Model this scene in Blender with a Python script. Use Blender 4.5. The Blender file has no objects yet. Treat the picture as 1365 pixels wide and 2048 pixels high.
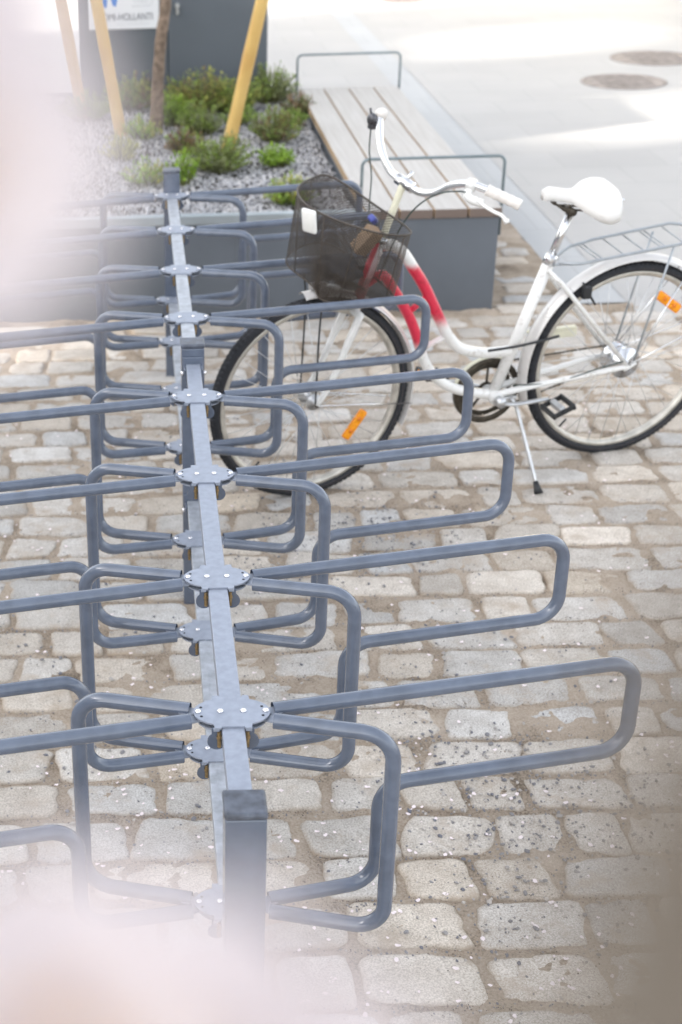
import bpy, bmesh, math, random
from mathutils import Vector, Matrix, Euler, noise
random.seed(7)
S = bpy.context.scene
C = S.collection
R = math.radians

# ------------------------------------------------------------------ camera
ZG = -0.737            # ground level; the rack's upper rail is z = 0
cam_d = bpy.data.cameras.new("camera")
cam = bpy.data.objects.new("camera", cam_d); C.objects.link(cam)
cam_d.sensor_fit = 'VERTICAL'; cam_d.sensor_height = 24.0; cam_d.sensor_width = 24.0
cam_d.lens = 3014.737 / 2048 * 24.0
Rv = Vector((0.99910, 0.01144, -0.0302)); Fv = Vector((-0.02293, 0.89954, -0.43632)).normalized()
def set_cam():
    yaw, pitch, roll = -0.0254747, -0.4514974, -0.0338532
    F = Vector((math.sin(yaw)*math.cos(pitch), math.cos(yaw)*math.cos(pitch), math.sin(pitch)))
    r = Vector((math.cos(yaw), -math.sin(yaw), 0)); u = r.cross(F)
    r2 = math.cos(roll)*r + math.sin(roll)*u; u2 = -math.sin(roll)*r + math.cos(roll)*u
    M = Matrix((r2, u2, -F)).transposed().to_4x4()
    M.translation = Vector((-0.13871, -2.13471, 1.42473))
    cam.matrix_world = M
    return F, r2, u2
CF, CR, CU = set_cam()
CP = Vector((-0.13871, -2.13471, 1.42473))
cam_d.shift_x = 0.22552; cam_d.shift_y = 0.00403 * -1
cam_d.clip_start = 0.02; cam_d.clip_end = 500
cam_d.dof.use_dof = True
cam_d.dof.focus_distance = 2.9
cam_d.dof.aperture_fstop = 3.2
S.camera = cam

# ------------------------------------------------------------------ world, sun, exposure
SUN_EL, SUN_AZ = R(28), math.atan2(-0.95, -0.30)      # light comes from the left, slightly from the viewer's side
w = bpy.data.worlds.new("World"); S.world = w; w.use_nodes = True
nt = w.node_tree; bg = nt.nodes["Background"]
sky = nt.nodes.new("ShaderNodeTexSky"); sky.sky_type = 'NISHITA'; sky.sun_disc = False
sky.sun_elevation = SUN_EL; sky.sun_rotation = SUN_AZ; sky.dust_density = 3.0; sky.ozone_density = 0.5; sky.air_density = 1.0
hs = nt.nodes.new("ShaderNodeHueSaturation"); hs.inputs['Saturation'].default_value = 0.27
nt.links.new(sky.outputs[0], hs.inputs['Color']); nt.links.new(hs.outputs[0], bg.inputs[0])
bg.inputs[1].default_value = 0.15
sd = bpy.data.lights.new("sun", 'SUN'); sd.energy = 3.2; sd.angle = R(2.0); sd.color = (1.0, 0.93, 0.82)
sun = bpy.data.objects.new("sun", sd); C.objects.link(sun)
SDIR = Vector((math.sin(SUN_AZ)*math.cos(SUN_EL), math.cos(SUN_AZ)*math.cos(SUN_EL), math.sin(SUN_EL)))
sun.rotation_euler = SDIR.to_track_quat('Z', 'Y').to_euler(); sun.location = (-6, -3, 6)
S.view_settings.view_transform = 'Standard'; S.view_settings.look = 'None'
S.view_settings.exposure = 1.95; S.view_settings.gamma = 1.0
S.cycles.use_denoising = True
S.cycles.max_bounces = 8
S.cycles.sample_clamp_indirect = 6.0

# ------------------------------------------------------------------ materials
MATS = {}
def mat(name, color, rough=0.6, metal=0.0, var=0.0, vscale=8.0, bump=0.0, bscale=60.0, color2=None, spec=0.5, trans=0.0, stops=None, coat=0.0):
    if name in MATS: return MATS[name]
    m = bpy.data.materials.new(name); m.use_nodes = True
    n = m.node_tree; b = n.nodes["Principled BSDF"]
    b.inputs['Roughness'].default_value = rough; b.inputs['Metallic'].default_value = metal
    b.inputs['Specular IOR Level'].default_value = spec
    b.inputs['Coat Weight'].default_value = coat
    col = (*color, 1)
    tc = n.nodes.new("ShaderNodeTexCoord")
    nz = n.nodes.new("ShaderNodeTexNoise"); nz.inputs['Scale'].default_value = vscale; nz.inputs['Detail'].default_value = 6
    n.links.new(tc.outputs['Object'], nz.inputs['Vector'])
    rp = n.nodes.new("ShaderNodeValToRGB")
    c2 = color2 if color2 else tuple(max(0, c*(1-var)) for c in color)
    rp.color_ramp.elements[0].position = 0.35; rp.color_ramp.elements[1].position = 0.65
    rp.color_ramp.elements[0].color = (*c2, 1); rp.color_ramp.elements[1].color = col
    n.links.new(nz.outputs['Fac'], rp.inputs['Fac']); n.links.new(rp.outputs[0], b.inputs['Base Color'])
    mr = n.nodes.new("ShaderNodeMapRange"); mr.inputs['To Min'].default_value = max(0.02, rough-0.07); mr.inputs['To Max'].default_value = min(1, rough+0.1)
    n.links.new(nz.outputs['Fac'], mr.inputs['Value']); n.links.new(mr.outputs[0], b.inputs['Roughness'])
    if bump > 0:
        nb = n.nodes.new("ShaderNodeTexNoise"); nb.inputs['Scale'].default_value = bscale; nb.inputs['Detail'].default_value = 8
        n.links.new(tc.outputs['Object'], nb.inputs['Vector'])
        bp = n.nodes.new("ShaderNodeBump"); bp.inputs['Strength'].default_value = 0.6; bp.inputs['Distance'].default_value = bump
        n.links.new(nb.outputs['Fac'], bp.inputs['Height']); n.links.new(bp.outputs[0], b.inputs['Normal'])
    if trans > 0:
        t = n.nodes.new("ShaderNodeBsdfTranslucent"); n.links.new(rp.outputs[0], t.inputs['Color'])
        mx = n.nodes.new("ShaderNodeMixShader"); mx.inputs[0].default_value = trans
        out = n.nodes["Material Output"]
        n.links.new(b.outputs[0], mx.inputs[1]); n.links.new(t.outputs[0], mx.inputs[2]); n.links.new(mx.outputs[0], out.inputs['Surface'])
    MATS[name] = m
    return m

rack_m   = mat('blue_grey_powder_coat', (0.110, 0.136, 0.190), 0.20, 0.0, 0.22, 26, 0.0001, 300, spec=0.7, coat=0.5)
rackdark = mat('dark_grey_powder_coat', (0.105, 0.12, 0.155), 0.38, 0.0, 0.5, 55, 0.0002, 300)
galv_m   = mat('galvanised_steel', (0.50, 0.53, 0.58), 0.42, 0.45, 0.30, 40, 0.0002, 200)
plate_m  = mat('galvanised_plate_steel', (0.33, 0.365, 0.44), 0.42, 0.30, 0.15, 60, 0.0002, 200)
bolt_m   = mat('bright_zinc', (0.85, 0.84, 0.86), 0.22, 0.9)
brass_m  = mat('yellow_zinc', (0.42, 0.30, 0.15), 0.40, 0.7, 0.5, 90)
hole_m   = mat('hole_black', (0.01, 0.01, 0.015), 0.9)
white_m  = mat('white_bicycle_paint', (0.80, 0.80, 0.78), 0.25, 0, 0.07, 20, coat=0.4)
red_m    = mat('red_bicycle_paint', (0.62, 0.02, 0.055), 0.3, 0, 0.15, 20, coat=0.4)
chrome_m = mat('chrome', (0.80, 0.81, 0.83), 0.14, 1.0, 0.08, 30)
alu_m    = mat('brushed_aluminium', (0.66, 0.67, 0.68), 0.33, 0.9, 0.12, 30)
rim_m    = mat('rim_aluminium', (0.62, 0.59, 0.53), 0.38, 0.65, 0.25, 30)
fender_m = mat('silver_white_mudguard', (0.72, 0.70, 0.68), 0.28, 0.25, 0.12, 14, coat=0.3)
rubber_m = mat('tyre_rubber', (0.022, 0.024, 0.03), 0.75, 0, 0.4, 50, 0.0008, 300)
wallrub_m= mat('tyre_sidewall', (0.30, 0.20, 0.17), 0.8, 0, 0.25, 40)
blackpl  = mat('black_plastic', (0.02, 0.022, 0.025), 0.45, 0, 0.3, 30)
darkgreen= mat('cable_housing', (0.03, 0.05, 0.045), 0.5)
grip_m   = mat('white_rubber_grip', (0.78, 0.74, 0.70), 0.55, 0, 0.12, 60)
saddle_m = mat('white_saddle_vinyl', (0.76, 0.75, 0.73), 0.38, 0, 0.10, 15, 0.0004, 60)
orange_m = mat('orange_reflector', (1.0, 0.36, 0.01), 0.25, 0, 0.15, 80, 0.001, 400)
basket_m = mat('dark_wire_mesh', (0.075, 0.060, 0.048), 0.45, 0.2, 0.3, 40)
carrier_m= mat('blue_grey_carrier', (0.40, 0.43, 0.46), 0.32, 0.5, 0.15, 30)
greasy_m = mat('greasy_steel', (0.10, 0.085, 0.065), 0.5, 0.6, 0.5, 60)
cream_m  = mat('cream_plastic', (0.72, 0.70, 0.55), 0.4, 0, 0.1, 30)
wood_m   = None
steel_box= mat('dark_planter_steel', (0.130, 0.148, 0.172), 0.42, 0, 0.18, 3.0, 0.0006, 20)
steel_rim= mat('planter_edge_steel', (0.42, 0.47, 0.50), 0.38, 0.5, 0.12, 10)
rail_m   = mat('bench_rail_steel', (0.20, 0.25, 0.27), 0.35, 0.4, 0.2, 20)
cab_m    = mat('cabinet_steel', (0.112, 0.130, 0.152), 0.5, 0, 0.12, 2.0, 0.0005, 15)
sign_m   = mat('sign_white', (0.82, 0.83, 0.86), 0.4, 0, 0.02, 3)
ink_m    = mat('sign_grey_ink', (0.10, 0.11, 0.14), 0.5)
pale_ink = mat('sign_pale_ink', (0.55, 0.57, 0.60), 0.5)
blue_m   = mat('sign_blue', (0.01, 0.20, 0.66), 0.4)
stake_m  = mat('peeled_pine', (0.66, 0.45, 0.15), 0.55, 0, 0.3, 5, 0.002, 20, color2=(0.56, 0.34, 0.10))
bark_m   = mat('tree_bark', (0.28, 0.21, 0.16), 0.85, 0, 0.3, 30, 0.006, 50, color2=(0.12, 0.085, 0.06))
twig_m   = mat('cherry_bark', (0.17, 0.145, 0.115), 0.75, 0, 0.3, 120, 0.0006, 600, color2=(0.10, 0.08, 0.06))
petal_m  = mat('pale_pink_petal', (0.83, 0.78, 0.795), 0.55, 0, 0.03, 40, trans=0.45)
petalw_m = mat('fallen_petal', (0.88, 0.78, 0.79), 0.6, 0, 0.10, 20)
stamen_m = mat('stamen_yellow', (0.80, 0.55, 0.30), 0.6)
calyx_m  = mat('calyx_rose', (0.50, 0.16, 0.10), 0.6, 0, 0.2, 100)
tan_m    = mat('cardboard', (0.33, 0.23, 0.15), 0.8, 0, 0.25, 30)
bluep_m  = mat('blue_wrapper', (0.07, 0.09, 0.36), 0.4)
bag_m    = mat('dark_bag_cloth', (0.03, 0.035, 0.045), 0.7, 0, 0.4, 30, 0.004, 40)
iron_m   = mat('rusty_iron', (0.36, 0.32, 0.30), 0.7, 0.3, 0.4, 12, 0.002, 60)
cream_w  = mat('cream_plaster', (0.72, 0.62, 0.42), 0.8, 0, 0.08, 3)
conc_m   = mat('grey_concrete', (0.42, 0.41, 0.40), 0.85, 0, 0.15, 2, 0.003, 20)

def granite():
    m = bpy.data.materials.new('granite_sett'); m.use_nodes = True
    n = m.node_tree; b = n.nodes["Principled BSDF"]; b.inputs['Roughness'].default_value = 0.82; b.inputs['Specular IOR Level'].default_value = 0.3
    tc = n.nodes.new("ShaderNodeTexCoord"); at = n.nodes.new("ShaderNodeAttribute"); at.attribute_name = 'tint'
    def N(t, **k):
        x = n.nodes.new(t)
        for a, v in k.items(): x.inputs[a].default_value = v
        n.links.new(tc.outputs['Object'], x.inputs['Vector']) if 'Vector' in x.inputs else None
        return x
    def ramp(src, p0, c0, p1, c1):
        r = n.nodes.new("ShaderNodeValToRGB"); e = r.color_ramp.elements
        e[0].position, e[1].position = p0, p1; e[0].color = (*c0, 1); e[1].color = (*c1, 1)
        n.links.new(src, r.inputs['Fac']); return r.outputs[0]
    def mix(mode, f, a, c):
        x = n.nodes.new("ShaderNodeMix"); x.data_type = 'RGBA'; x.blend_type = mode
        if isinstance(f, float): x.inputs[0].default_value = f
        else: n.links.new(f, x.inputs[0])
        n.links.new(a, x.inputs[6]); n.links.new(c, x.inputs[7]); return x.outputs[2]
    grain = N("ShaderNodeTexNoise", Scale=260.0, Detail=3.0)
    spk = N("ShaderNodeTexVoronoi", Scale=330.0)
    big = N("ShaderNodeTexNoise", Scale=16.0, Detail=6.0)
    mud = N("ShaderNodeTexNoise", Scale=9.0, Detail=9.0, Roughness=0.7)
    base = ramp(grain.outputs['Fac'], 0.35, (0.40, 0.37, 0.33), 0.62, (0.64, 0.605, 0.56))
    base = mix('MULTIPLY', 1.0, base, at.outputs['Color'])
    dark = ramp(spk.outputs['Distance'], 0.10, (0.30, 0.29, 0.29), 0.22, (1, 1, 1))
    base = mix('MULTIPLY', 0.65, base, dark)
    bl = ramp(big.outputs['Fac'], 0.35, (0.80, 0.78, 0.76), 0.62, (1, 1, 1))
    base = mix('MULTIPLY', 0.8, base, bl)
    mudc = n.nodes.new("ShaderNodeRGB"); mudc.outputs[0].default_value = (0.40, 0.33, 0.26, 1)
    mf = ramp(mud.outputs['Fac'], 0.53, (0, 0, 0), 0.68, (0.75, 0.75, 0.75))
    at2 = n.nodes.new("ShaderNodeAttribute"); at2.attribute_name = 'edge'
    ad = n.nodes.new("ShaderNodeMath"); ad.operation = 'ADD'; ad.use_clamp = True
    n.links.new(mf, ad.inputs[0]); n.links.new(at2.outputs['Fac'], ad.inputs[1])
    base = mix('MIX', ad.outputs[0], base, mudc.outputs[0])
    n.links.new(base, b.inputs['Base Color'])
    bp = n.nodes.new("ShaderNodeBump"); bp.inputs['Strength'].default_value = 0.7; bp.inputs['Distance'].default_value = 0.003
    bn = N("ShaderNodeTexNoise", Scale=110.0, Detail=7.0, Roughness=0.65)
    n.links.new(bn.outputs['Fac'], bp.inputs['Height']); n.links.new(bp.outputs[0], b.inputs['Normal'])
    return m
granite_m = granite()

def dirt():
    m = bpy.data.materials.new('joint_sand'); m.use_nodes = True
    n = m.node_tree; b = n.nodes["Principled BSDF"]; b.inputs['Roughness'].default_value = 0.95; b.inputs['Specular IOR Level'].default_value = 0.15
    tc = n.nodes.new("ShaderNodeTexCoord")
    def noise_(s, d, r=.6):
        x = n.nodes.new("ShaderNodeTexNoise"); x.inputs['Scale'].default_value = s; x.inputs['Detail'].default_value = d; x.inputs['Roughness'].default_value = r
        n.links.new(tc.outputs['Object'], x.inputs['Vector']); return x.outputs['Fac']
    r = n.nodes.new("ShaderNodeValToRGB"); e = r.color_ramp.elements
    e[0].position = 0.36; e[0].color = (0.15, 0.12, 0.09, 1); e[1].position = 0.66; e[1].color = (0.56, 0.48, 0.40, 1)
    x = e.new(0.47); x.color = (0.39, 0.32, 0.25, 1)
    mx = n.nodes.new("ShaderNodeMath"); mx.operation = 'MULTIPLY_ADD'; mx.inputs[1].default_value = 0.55
    h = n.nodes.new("ShaderNodeMath"); h.operation = 'MULTIPLY'; h.inputs[1].default_value = 0.45
    n.links.new(noise_(180, 4), h.inputs[0]); n.links.new(noise_(6, 8), mx.inputs[0]); n.links.new(h.outputs[0], mx.inputs[2])
    n.links.new(mx.outputs[0], r.inputs['Fac']); n.links.new(r.outputs[0], b.inputs['Base Color'])
    bp = n.nodes.new("ShaderNodeBump"); bp.inputs['Strength'].default_value = 1; bp.inputs['Distance'].default_value = 0.006
    n.links.new(noise_(140, 8, .75), bp.inputs['Height']); n.links.new(bp.outputs[0], b.inputs['Normal'])
    return m
dirt_m = dirt()

def slabs(name, c1, c2, cm, sx, sy, mortar=0.006):
    m = bpy.data.materials.new(name); m.use_nodes = True
    n = m.node_tree; b = n.nodes["Principled BSDF"]; b.inputs['Roughness'].default_value = 0.8
    tc = n.nodes.new("ShaderNodeTexCoord"); br = n.nodes.new("ShaderNodeTexBrick")
    br.inputs['Scale'].default_value = 1.0; br.inputs['Brick Width'].default_value = sx; br.inputs['Row Height'].default_value = sy
    br.inputs['Mortar Size'].default_value = mortar; br.inputs['Mortar Smooth'].default_value = 0.6
    br.inputs['Color1'].default_value = (*c1, 1); br.inputs['Color2'].default_value = (*c2, 1); br.inputs['Mortar'].default_value = (*cm, 1)
    n.links.new(tc.outputs['Object'], br.inputs['Vector'])
    nz = n.nodes.new("ShaderNodeTexNoise"); nz.inputs['Scale'].default_value = 1.3; nz.inputs['Detail'].default_value = 8
    n.links.new(tc.outputs['Object'], nz.inputs['Vector'])
    rp = n.nodes.new("ShaderNodeValToRGB"); rp.color_ramp.elements[0].color = (0.93, 0.93, 0.935, 1); rp.color_ramp.elements[1].color = (1, 1, 1, 1)
    rp.color_ramp.elements[0].position = .35; rp.color_ramp.elements[1].position = .6
    n.links.new(nz.outputs['Fac'], rp.inputs['Fac'])
    x = n.nodes.new("ShaderNodeMix"); x.data_type = 'RGBA'; x.blend_type = 'MULTIPLY'; x.inputs[0].default_value = 1
    n.links.new(br.outputs['Color'], x.inputs[6]); n.links.new(rp.outputs[0], x.inputs[7]); n.links.new(x.outputs[2], b.inputs['Base Color'])
    return m

def woodm():
    m = bpy.data.materials.new('weathered_wood'); m.use_nodes = True
    n = m.node_tree; b = n.nodes["Principled BSDF"]; b.inputs['Roughness'].default_value = 0.75
    tc = n.nodes.new("ShaderNodeTexCoord"); mp = n.nodes.new("ShaderNodeMapping"); mp.inputs['Scale'].default_value = (60, 2.5, 60)
    n.links.new(tc.outputs['Object'], mp.inputs['Vector'])
    nz = n.nodes.new("ShaderNodeTexNoise"); nz.inputs['Scale'].default_value = 1; nz.inputs['Detail'].default_value = 6
    n.links.new(mp.outputs[0], nz.inputs['Vector'])
    rp = n.nodes.new("ShaderNodeValToRGB"); e = rp.color_ramp.elements
    e[0].position = .3; e[1].position = .7; e[0].color = (0.43, 0.41, 0.385, 1); e[1].color = (0.51, 0.495, 0.475, 1)
    n.links.new(nz.outputs['Fac'], rp.inputs['Fac'])
    # sawn ends and sides keep the raw brown colour of the timber
    ge = n.nodes.new("ShaderNodeNewGeometry"); sp = n.nodes.new("ShaderNodeSeparateXYZ"); n.links.new(ge.outputs['Normal'], sp.inputs[0])
    gt = n.nodes.new("ShaderNodeMath"); gt.operation = 'GREATER_THAN'; gt.inputs[1].default_value = 0.7; n.links.new(sp.outputs['Z'], gt.inputs[0])
    rp2 = n.nodes.new("ShaderNodeValToRGB"); e = rp2.color_ramp.elements
    e[0].color = (0.36, 0.25, 0.15, 1); e[1].color = (0.50, 0.37, 0.24, 1); n.links.new(nz.outputs['Fac'], rp2.inputs['Fac'])
    ab = n.nodes.new("ShaderNodeMath"); ab.operation = 'ABSOLUTE'; n.links.new(sp.outputs['Y'], ab.inputs[0])
    g2 = n.nodes.new("ShaderNodeMath"); g2.operation = 'GREATER_THAN'; g2.inputs[1].default_value = .7; n.links.new(ab.outputs[0], g2.inputs[0])
    x0 = n.nodes.new("ShaderNodeMix"); x0.data_type = 'RGBA'; x0.inputs[7].default_value = (0.17, 0.13, 0.11, 1)
    n.links.new(g2.outputs[0], x0.inputs[0]); n.links.new(rp2.outputs[0], x0.inputs[6]); rp2 = x0
    x = n.nodes.new("ShaderNodeMix"); x.data_type = 'RGBA'
    n.links.new(gt.outputs[0], x.inputs[0]); n.links.new(rp2.outputs[2], x.inputs[6]); n.links.new(rp.outputs[0], x.inputs[7])
    n.links.new(x.outputs[2], b.inputs['Base Color'])
    return m
wood_m = woodm()

def redfade():
    # sprayed red band that fades into white further down the tubes (paint, follows the frame)
    m = bpy.data.materials.new('white_paint_with_red_band'); m.use_nodes = True
    n = m.node_tree; b = n.nodes["Principled BSDF"]; b.inputs['Roughness'].default_value = 0.28; b.inputs['Coat Weight'].default_value = 0.4
    at = n.nodes.new("ShaderNodeAttribute"); at.attribute_name = 'red'
    x = n.nodes.new("ShaderNodeMix"); x.data_type = 'RGBA'
    x.inputs[6].default_value = (0.78, 0.775, 0.755, 1); x.inputs[7].default_value = (0.66, 0.018, 0.06, 1)
    tc = n.nodes.new("ShaderNodeTexCoord"); g = n.nodes.new("ShaderNodeTexNoise"); g.inputs['Scale'].default_value = 38; g.inputs['Detail'].default_value = 9; g.inputs['Roughness'].default_value = .75
    n.links.new(tc.outputs['Object'], g.inputs['Vector']); r = n.nodes.new("ShaderNodeValToRGB"); r.color_ramp.elements[0].position = .30; r.color_ramp.elements[1].position = .46
    r.color_ramp.elements[0].color = (.42, .36, .30, 1); r.color_ramp.elements[1].color = (1, 1, 1, 1); n.links.new(g.outputs['Fac'], r.inputs['Fac'])
    y = n.nodes.new("ShaderNodeMix"); y.data_type = 'RGBA'; y.blend_type = 'MULTIPLY'; y.inputs[0].default_value = .8
    n.links.new(at.outputs['Fac'], x.inputs[0]); n.links.new(x.outputs[2], y.inputs[6]); n.links.new(r.outputs[0], y.inputs[7]); n.links.new(y.outputs[2], b.inputs['Base Color'])
    return m
redfade_m = redfade()

# ------------------------------------------------------------------ mesh helpers
def link_mesh(name, verts, faces, m, parent=None, smooth=True, loc=None):
    me = bpy.data.meshes.new(name); me.from_pydata([tuple(v) for v in verts], [], faces)
    if m: me.materials.append(m)
    if smooth: me.polygons.foreach_set('use_smooth', [True]*len(me.polygons))
    me.update()
    o = bpy.data.objects.new(name, me); C.objects.link(o)
    if parent: o.parent = parent
    if loc is not None: o.location = loc
    return o
class MB:
    def __init__(s): s.v = []; s.f = []
    def add(s, v, f):
        k = len(s.v); s.v += [Vector(p) for p in v]; s.f += [tuple(i+k for i in q) for q in f]; return s
    def build(s, name, m, parent=None, smooth=True, loc=None): return link_mesh(name, s.v, s.f, m, parent, smooth, loc)
    def box(s, lo, hi, bev=0.0, M=None):
        bm = bmesh.new(); bmesh.ops.create_cube(bm, size=1)
        lo, hi = Vector(lo), Vector(hi); c = (lo+hi)/2; d = hi-lo
        for v in bm.verts: v.co = Vector((v.co.x*d.x, v.co.y*d.y, v.co.z*d.z))
        if bev > 0: bmesh.ops.bevel(bm, geom=bm.edges[:], offset=bev, segments=2, profile=0.5, affect='EDGES')
        bm.verts.ensure_lookup_table()
        vs = [v.co + c for v in bm.verts]
        if M is not None: vs = [M @ v for v in vs]
        fs = [[v.index for v in f.verts] for f in bm.faces]; bm.free()
        return s.add(vs, fs)
    def tube(s, pts, r, n=12, closed=False, caps=True, rads=None, flat=None):
        pts = [Vector(p) for p in pts]; N = len(pts)
        tg = []
        for i in range(N):
            a = pts[(i-1) % N] if (closed or i > 0) else pts[i]; b = pts[(i+1) % N] if (closed or i < N-1) else pts[i]
            t = (b-a); tg.append(t.normalized() if t.length > 1e-9 else Vector((0, 0, 1)))
        up = Vector((0, 0, 1)) if abs(tg[0].z) < 0.95 else Vector((1, 0, 0))
        x = tg[0].cross(up).normalized(); vs = []
        for i in range(N):
            x = (x - tg[i]*x.dot(tg[i])).normalized(); y = tg[i].cross(x)
            ri = rads[i] if rads else r
            for k in range(n):
                a = 2*math.pi*k/n
                cx, cy = math.cos(a)*ri, math.sin(a)*ri
                if flat: cx *= flat[0]; cy *= flat[1]
                vs.append(pts[i] + x*cx + y*cy)
        fs = []
        for i in range(N if closed else N-1):
            j = (i+1) % N
            for k in range(n): fs.append((i*n+k, i*n+(k+1) % n, j*n+(k+1) % n, j*n+k))
        if caps and not closed: fs.append(tuple(range(n))[::-1]); fs.append(tuple((N-1)*n+k for k in range(n)))
        return s.add(vs, fs)
    def cyl(s, a, b, r, n=16, r2=None): return s.tube([a, b], r, n, rads=[r, r if r2 is None else r2])
    def lathe(s, prof, n=48, M=None, closed=True):
        # prof: list of (radius, axial); axis = Y
        P = len(prof); vs = []
        for i in range(n):
            a = 2*math.pi*i/n
            for (r, y) in prof: vs.append(Vector((r*math.cos(a), y, r*math.sin(a))))
        fs = []
        for i in range(n):
            j = (i+1) % n
            for k in range(P if closed else P-1):
                l = (k+1) % P
                fs.append((i*P+k, j*P+k, j*P+l, i*P+l))
        if M is not None: vs = [M @ v for v in vs]
        return s.add(vs, fs)
    def prism(s, outline, z0, z1, M=None):
        n = len(outline)
        vs = [Vector((x, y, z0)) for x, y in outline] + [Vector((x, y, z1)) for x, y in outline]
        if M is not None: vs = [M @ v for v in vs]
        fs = [tuple(range(n))[::-1], tuple(range(n, 2*n))] + [(i, (i+1) % n, n+(i+1) % n, n+i) for i in range(n)]
        return s.add(vs, fs)
def fillet(pts, Rr, seg=7):
    pts = [Vector(p) for p in pts]; out = [pts[0]]
    for i in range(1, len(pts)-1):
        a, b, c = pts[i-1], pts[i], pts[i+1]
        u = (a-b); v = (c-b); lu, lv = u.length, v.length; u.normalize(); v.normalize()
        ang = u.angle(v); t = min(Rr/math.tan(ang/2), lu*0.49, lv*0.49); r = t*math.tan(ang/2)
        bis = (u+v).normalized(); cen = b + bis*(r/math.sin(ang/2))
        p0 = b+u*t; p1 = b+v*t
        e0 = (p0-cen); e1 = (p1-cen); th = e0.angle(e1); ax = e0.cross(e1).normalized()
        for k in range(seg+1): out.append(cen + Matrix.Rotation(th*k/seg, 3, ax) @ e0)
    out.append(pts[-1]); return out
def catmull(pts, sub=8, closed=False):
    pts = [Vector(p) for p in pts]; N = len(pts); out = []
    for i in range(N if closed else N-1):
        p0 = pts[(i-1) % N] if (closed or i > 0) else pts[0]*2-pts[1]
        p1, p2 = pts[i], pts[(i+1) % N]
        p3 = pts[(i+2) % N] if (closed or i < N-2) else pts[-1]*2-pts[-2]
        for k in range(sub):
            t = k/sub
            out.append(0.5*((2*p1)+(p2-p0)*t+(2*p0-5*p1+4*p2-p3)*t*t+(3*p1-p0-3*p2+p3)*t**3))
    if not closed: out.append(pts[-1])
    return out
def tag(o, label, cat, group=None):
    o['label'] = label; o['category'] = cat
    if group: o['group'] = group
    return o
def thing(name, label, cat, loc=(0, 0, 0), group=None, rot=(0, 0, 0)):
    o = bpy.data.objects.new(name, None); C.objects.link(o); o.location = loc; o.rotation_euler = rot; o.empty_display_size = 0.05
    return tag(o, label, cat, group)
def kind(o, k='structure'): o['kind'] = k; return o
def dup(o, parent=None, loc=None, rot=None):
    c = o.copy(); C.objects.link(c)
    if parent: c.parent = parent
    if loc is not None: c.location = loc
    if rot is not None: c.rotation_euler = rot
    return c

# ------------------------------------------------------------------ ground
def grid(x0, x1, y0, y1, st, zf):
    nx, ny = int((x1-x0)/st)+1, int((y1-y0)/st)+1
    vs = [Vector((x0+i*st, y0+j*st, zf(x0+i*st, y0+j*st))) for j in range(ny) for i in range(nx)]
    fs = [(j*nx+i, j*nx+i+1, (j+1)*nx+i+1, (j+1)*nx+i) for j in range(ny-1) for i in range(nx-1)]
    return vs, fs
def nz(x, y, s, k=0.0): return noise.noise(Vector((x*s, y*s, k)))
# deep base sheet to the horizon
kind(link_mesh('ground', [(-60, -60, ZG-0.06), (80, -60, ZG-0.06), (80, 120, ZG-0.06), (-60, 120, ZG-0.06)], [(0, 1, 2, 3)], conc_m, smooth=False))
# sandy bed that fills the joints between the setts
def bedz(x, y):
    return ZG - 0.0045 + 0.008*nz(x, y, 7, 3.1) + 0.0075*nz(x, y, 27, 1.7) + 0.0022*nz(x, y, 90, 5.0)
v, f = grid(-2.2, 3.6, -2.6, 4.30, 0.022, bedz)
kind(link_mesh('sand_bed', v, f, dirt_m))
v, f = grid(1.411, 1.815, 4.30, 7.62, 0.05, bedz)
kind(link_mesh('side_sand_bed', v, f, dirt_m))

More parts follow.
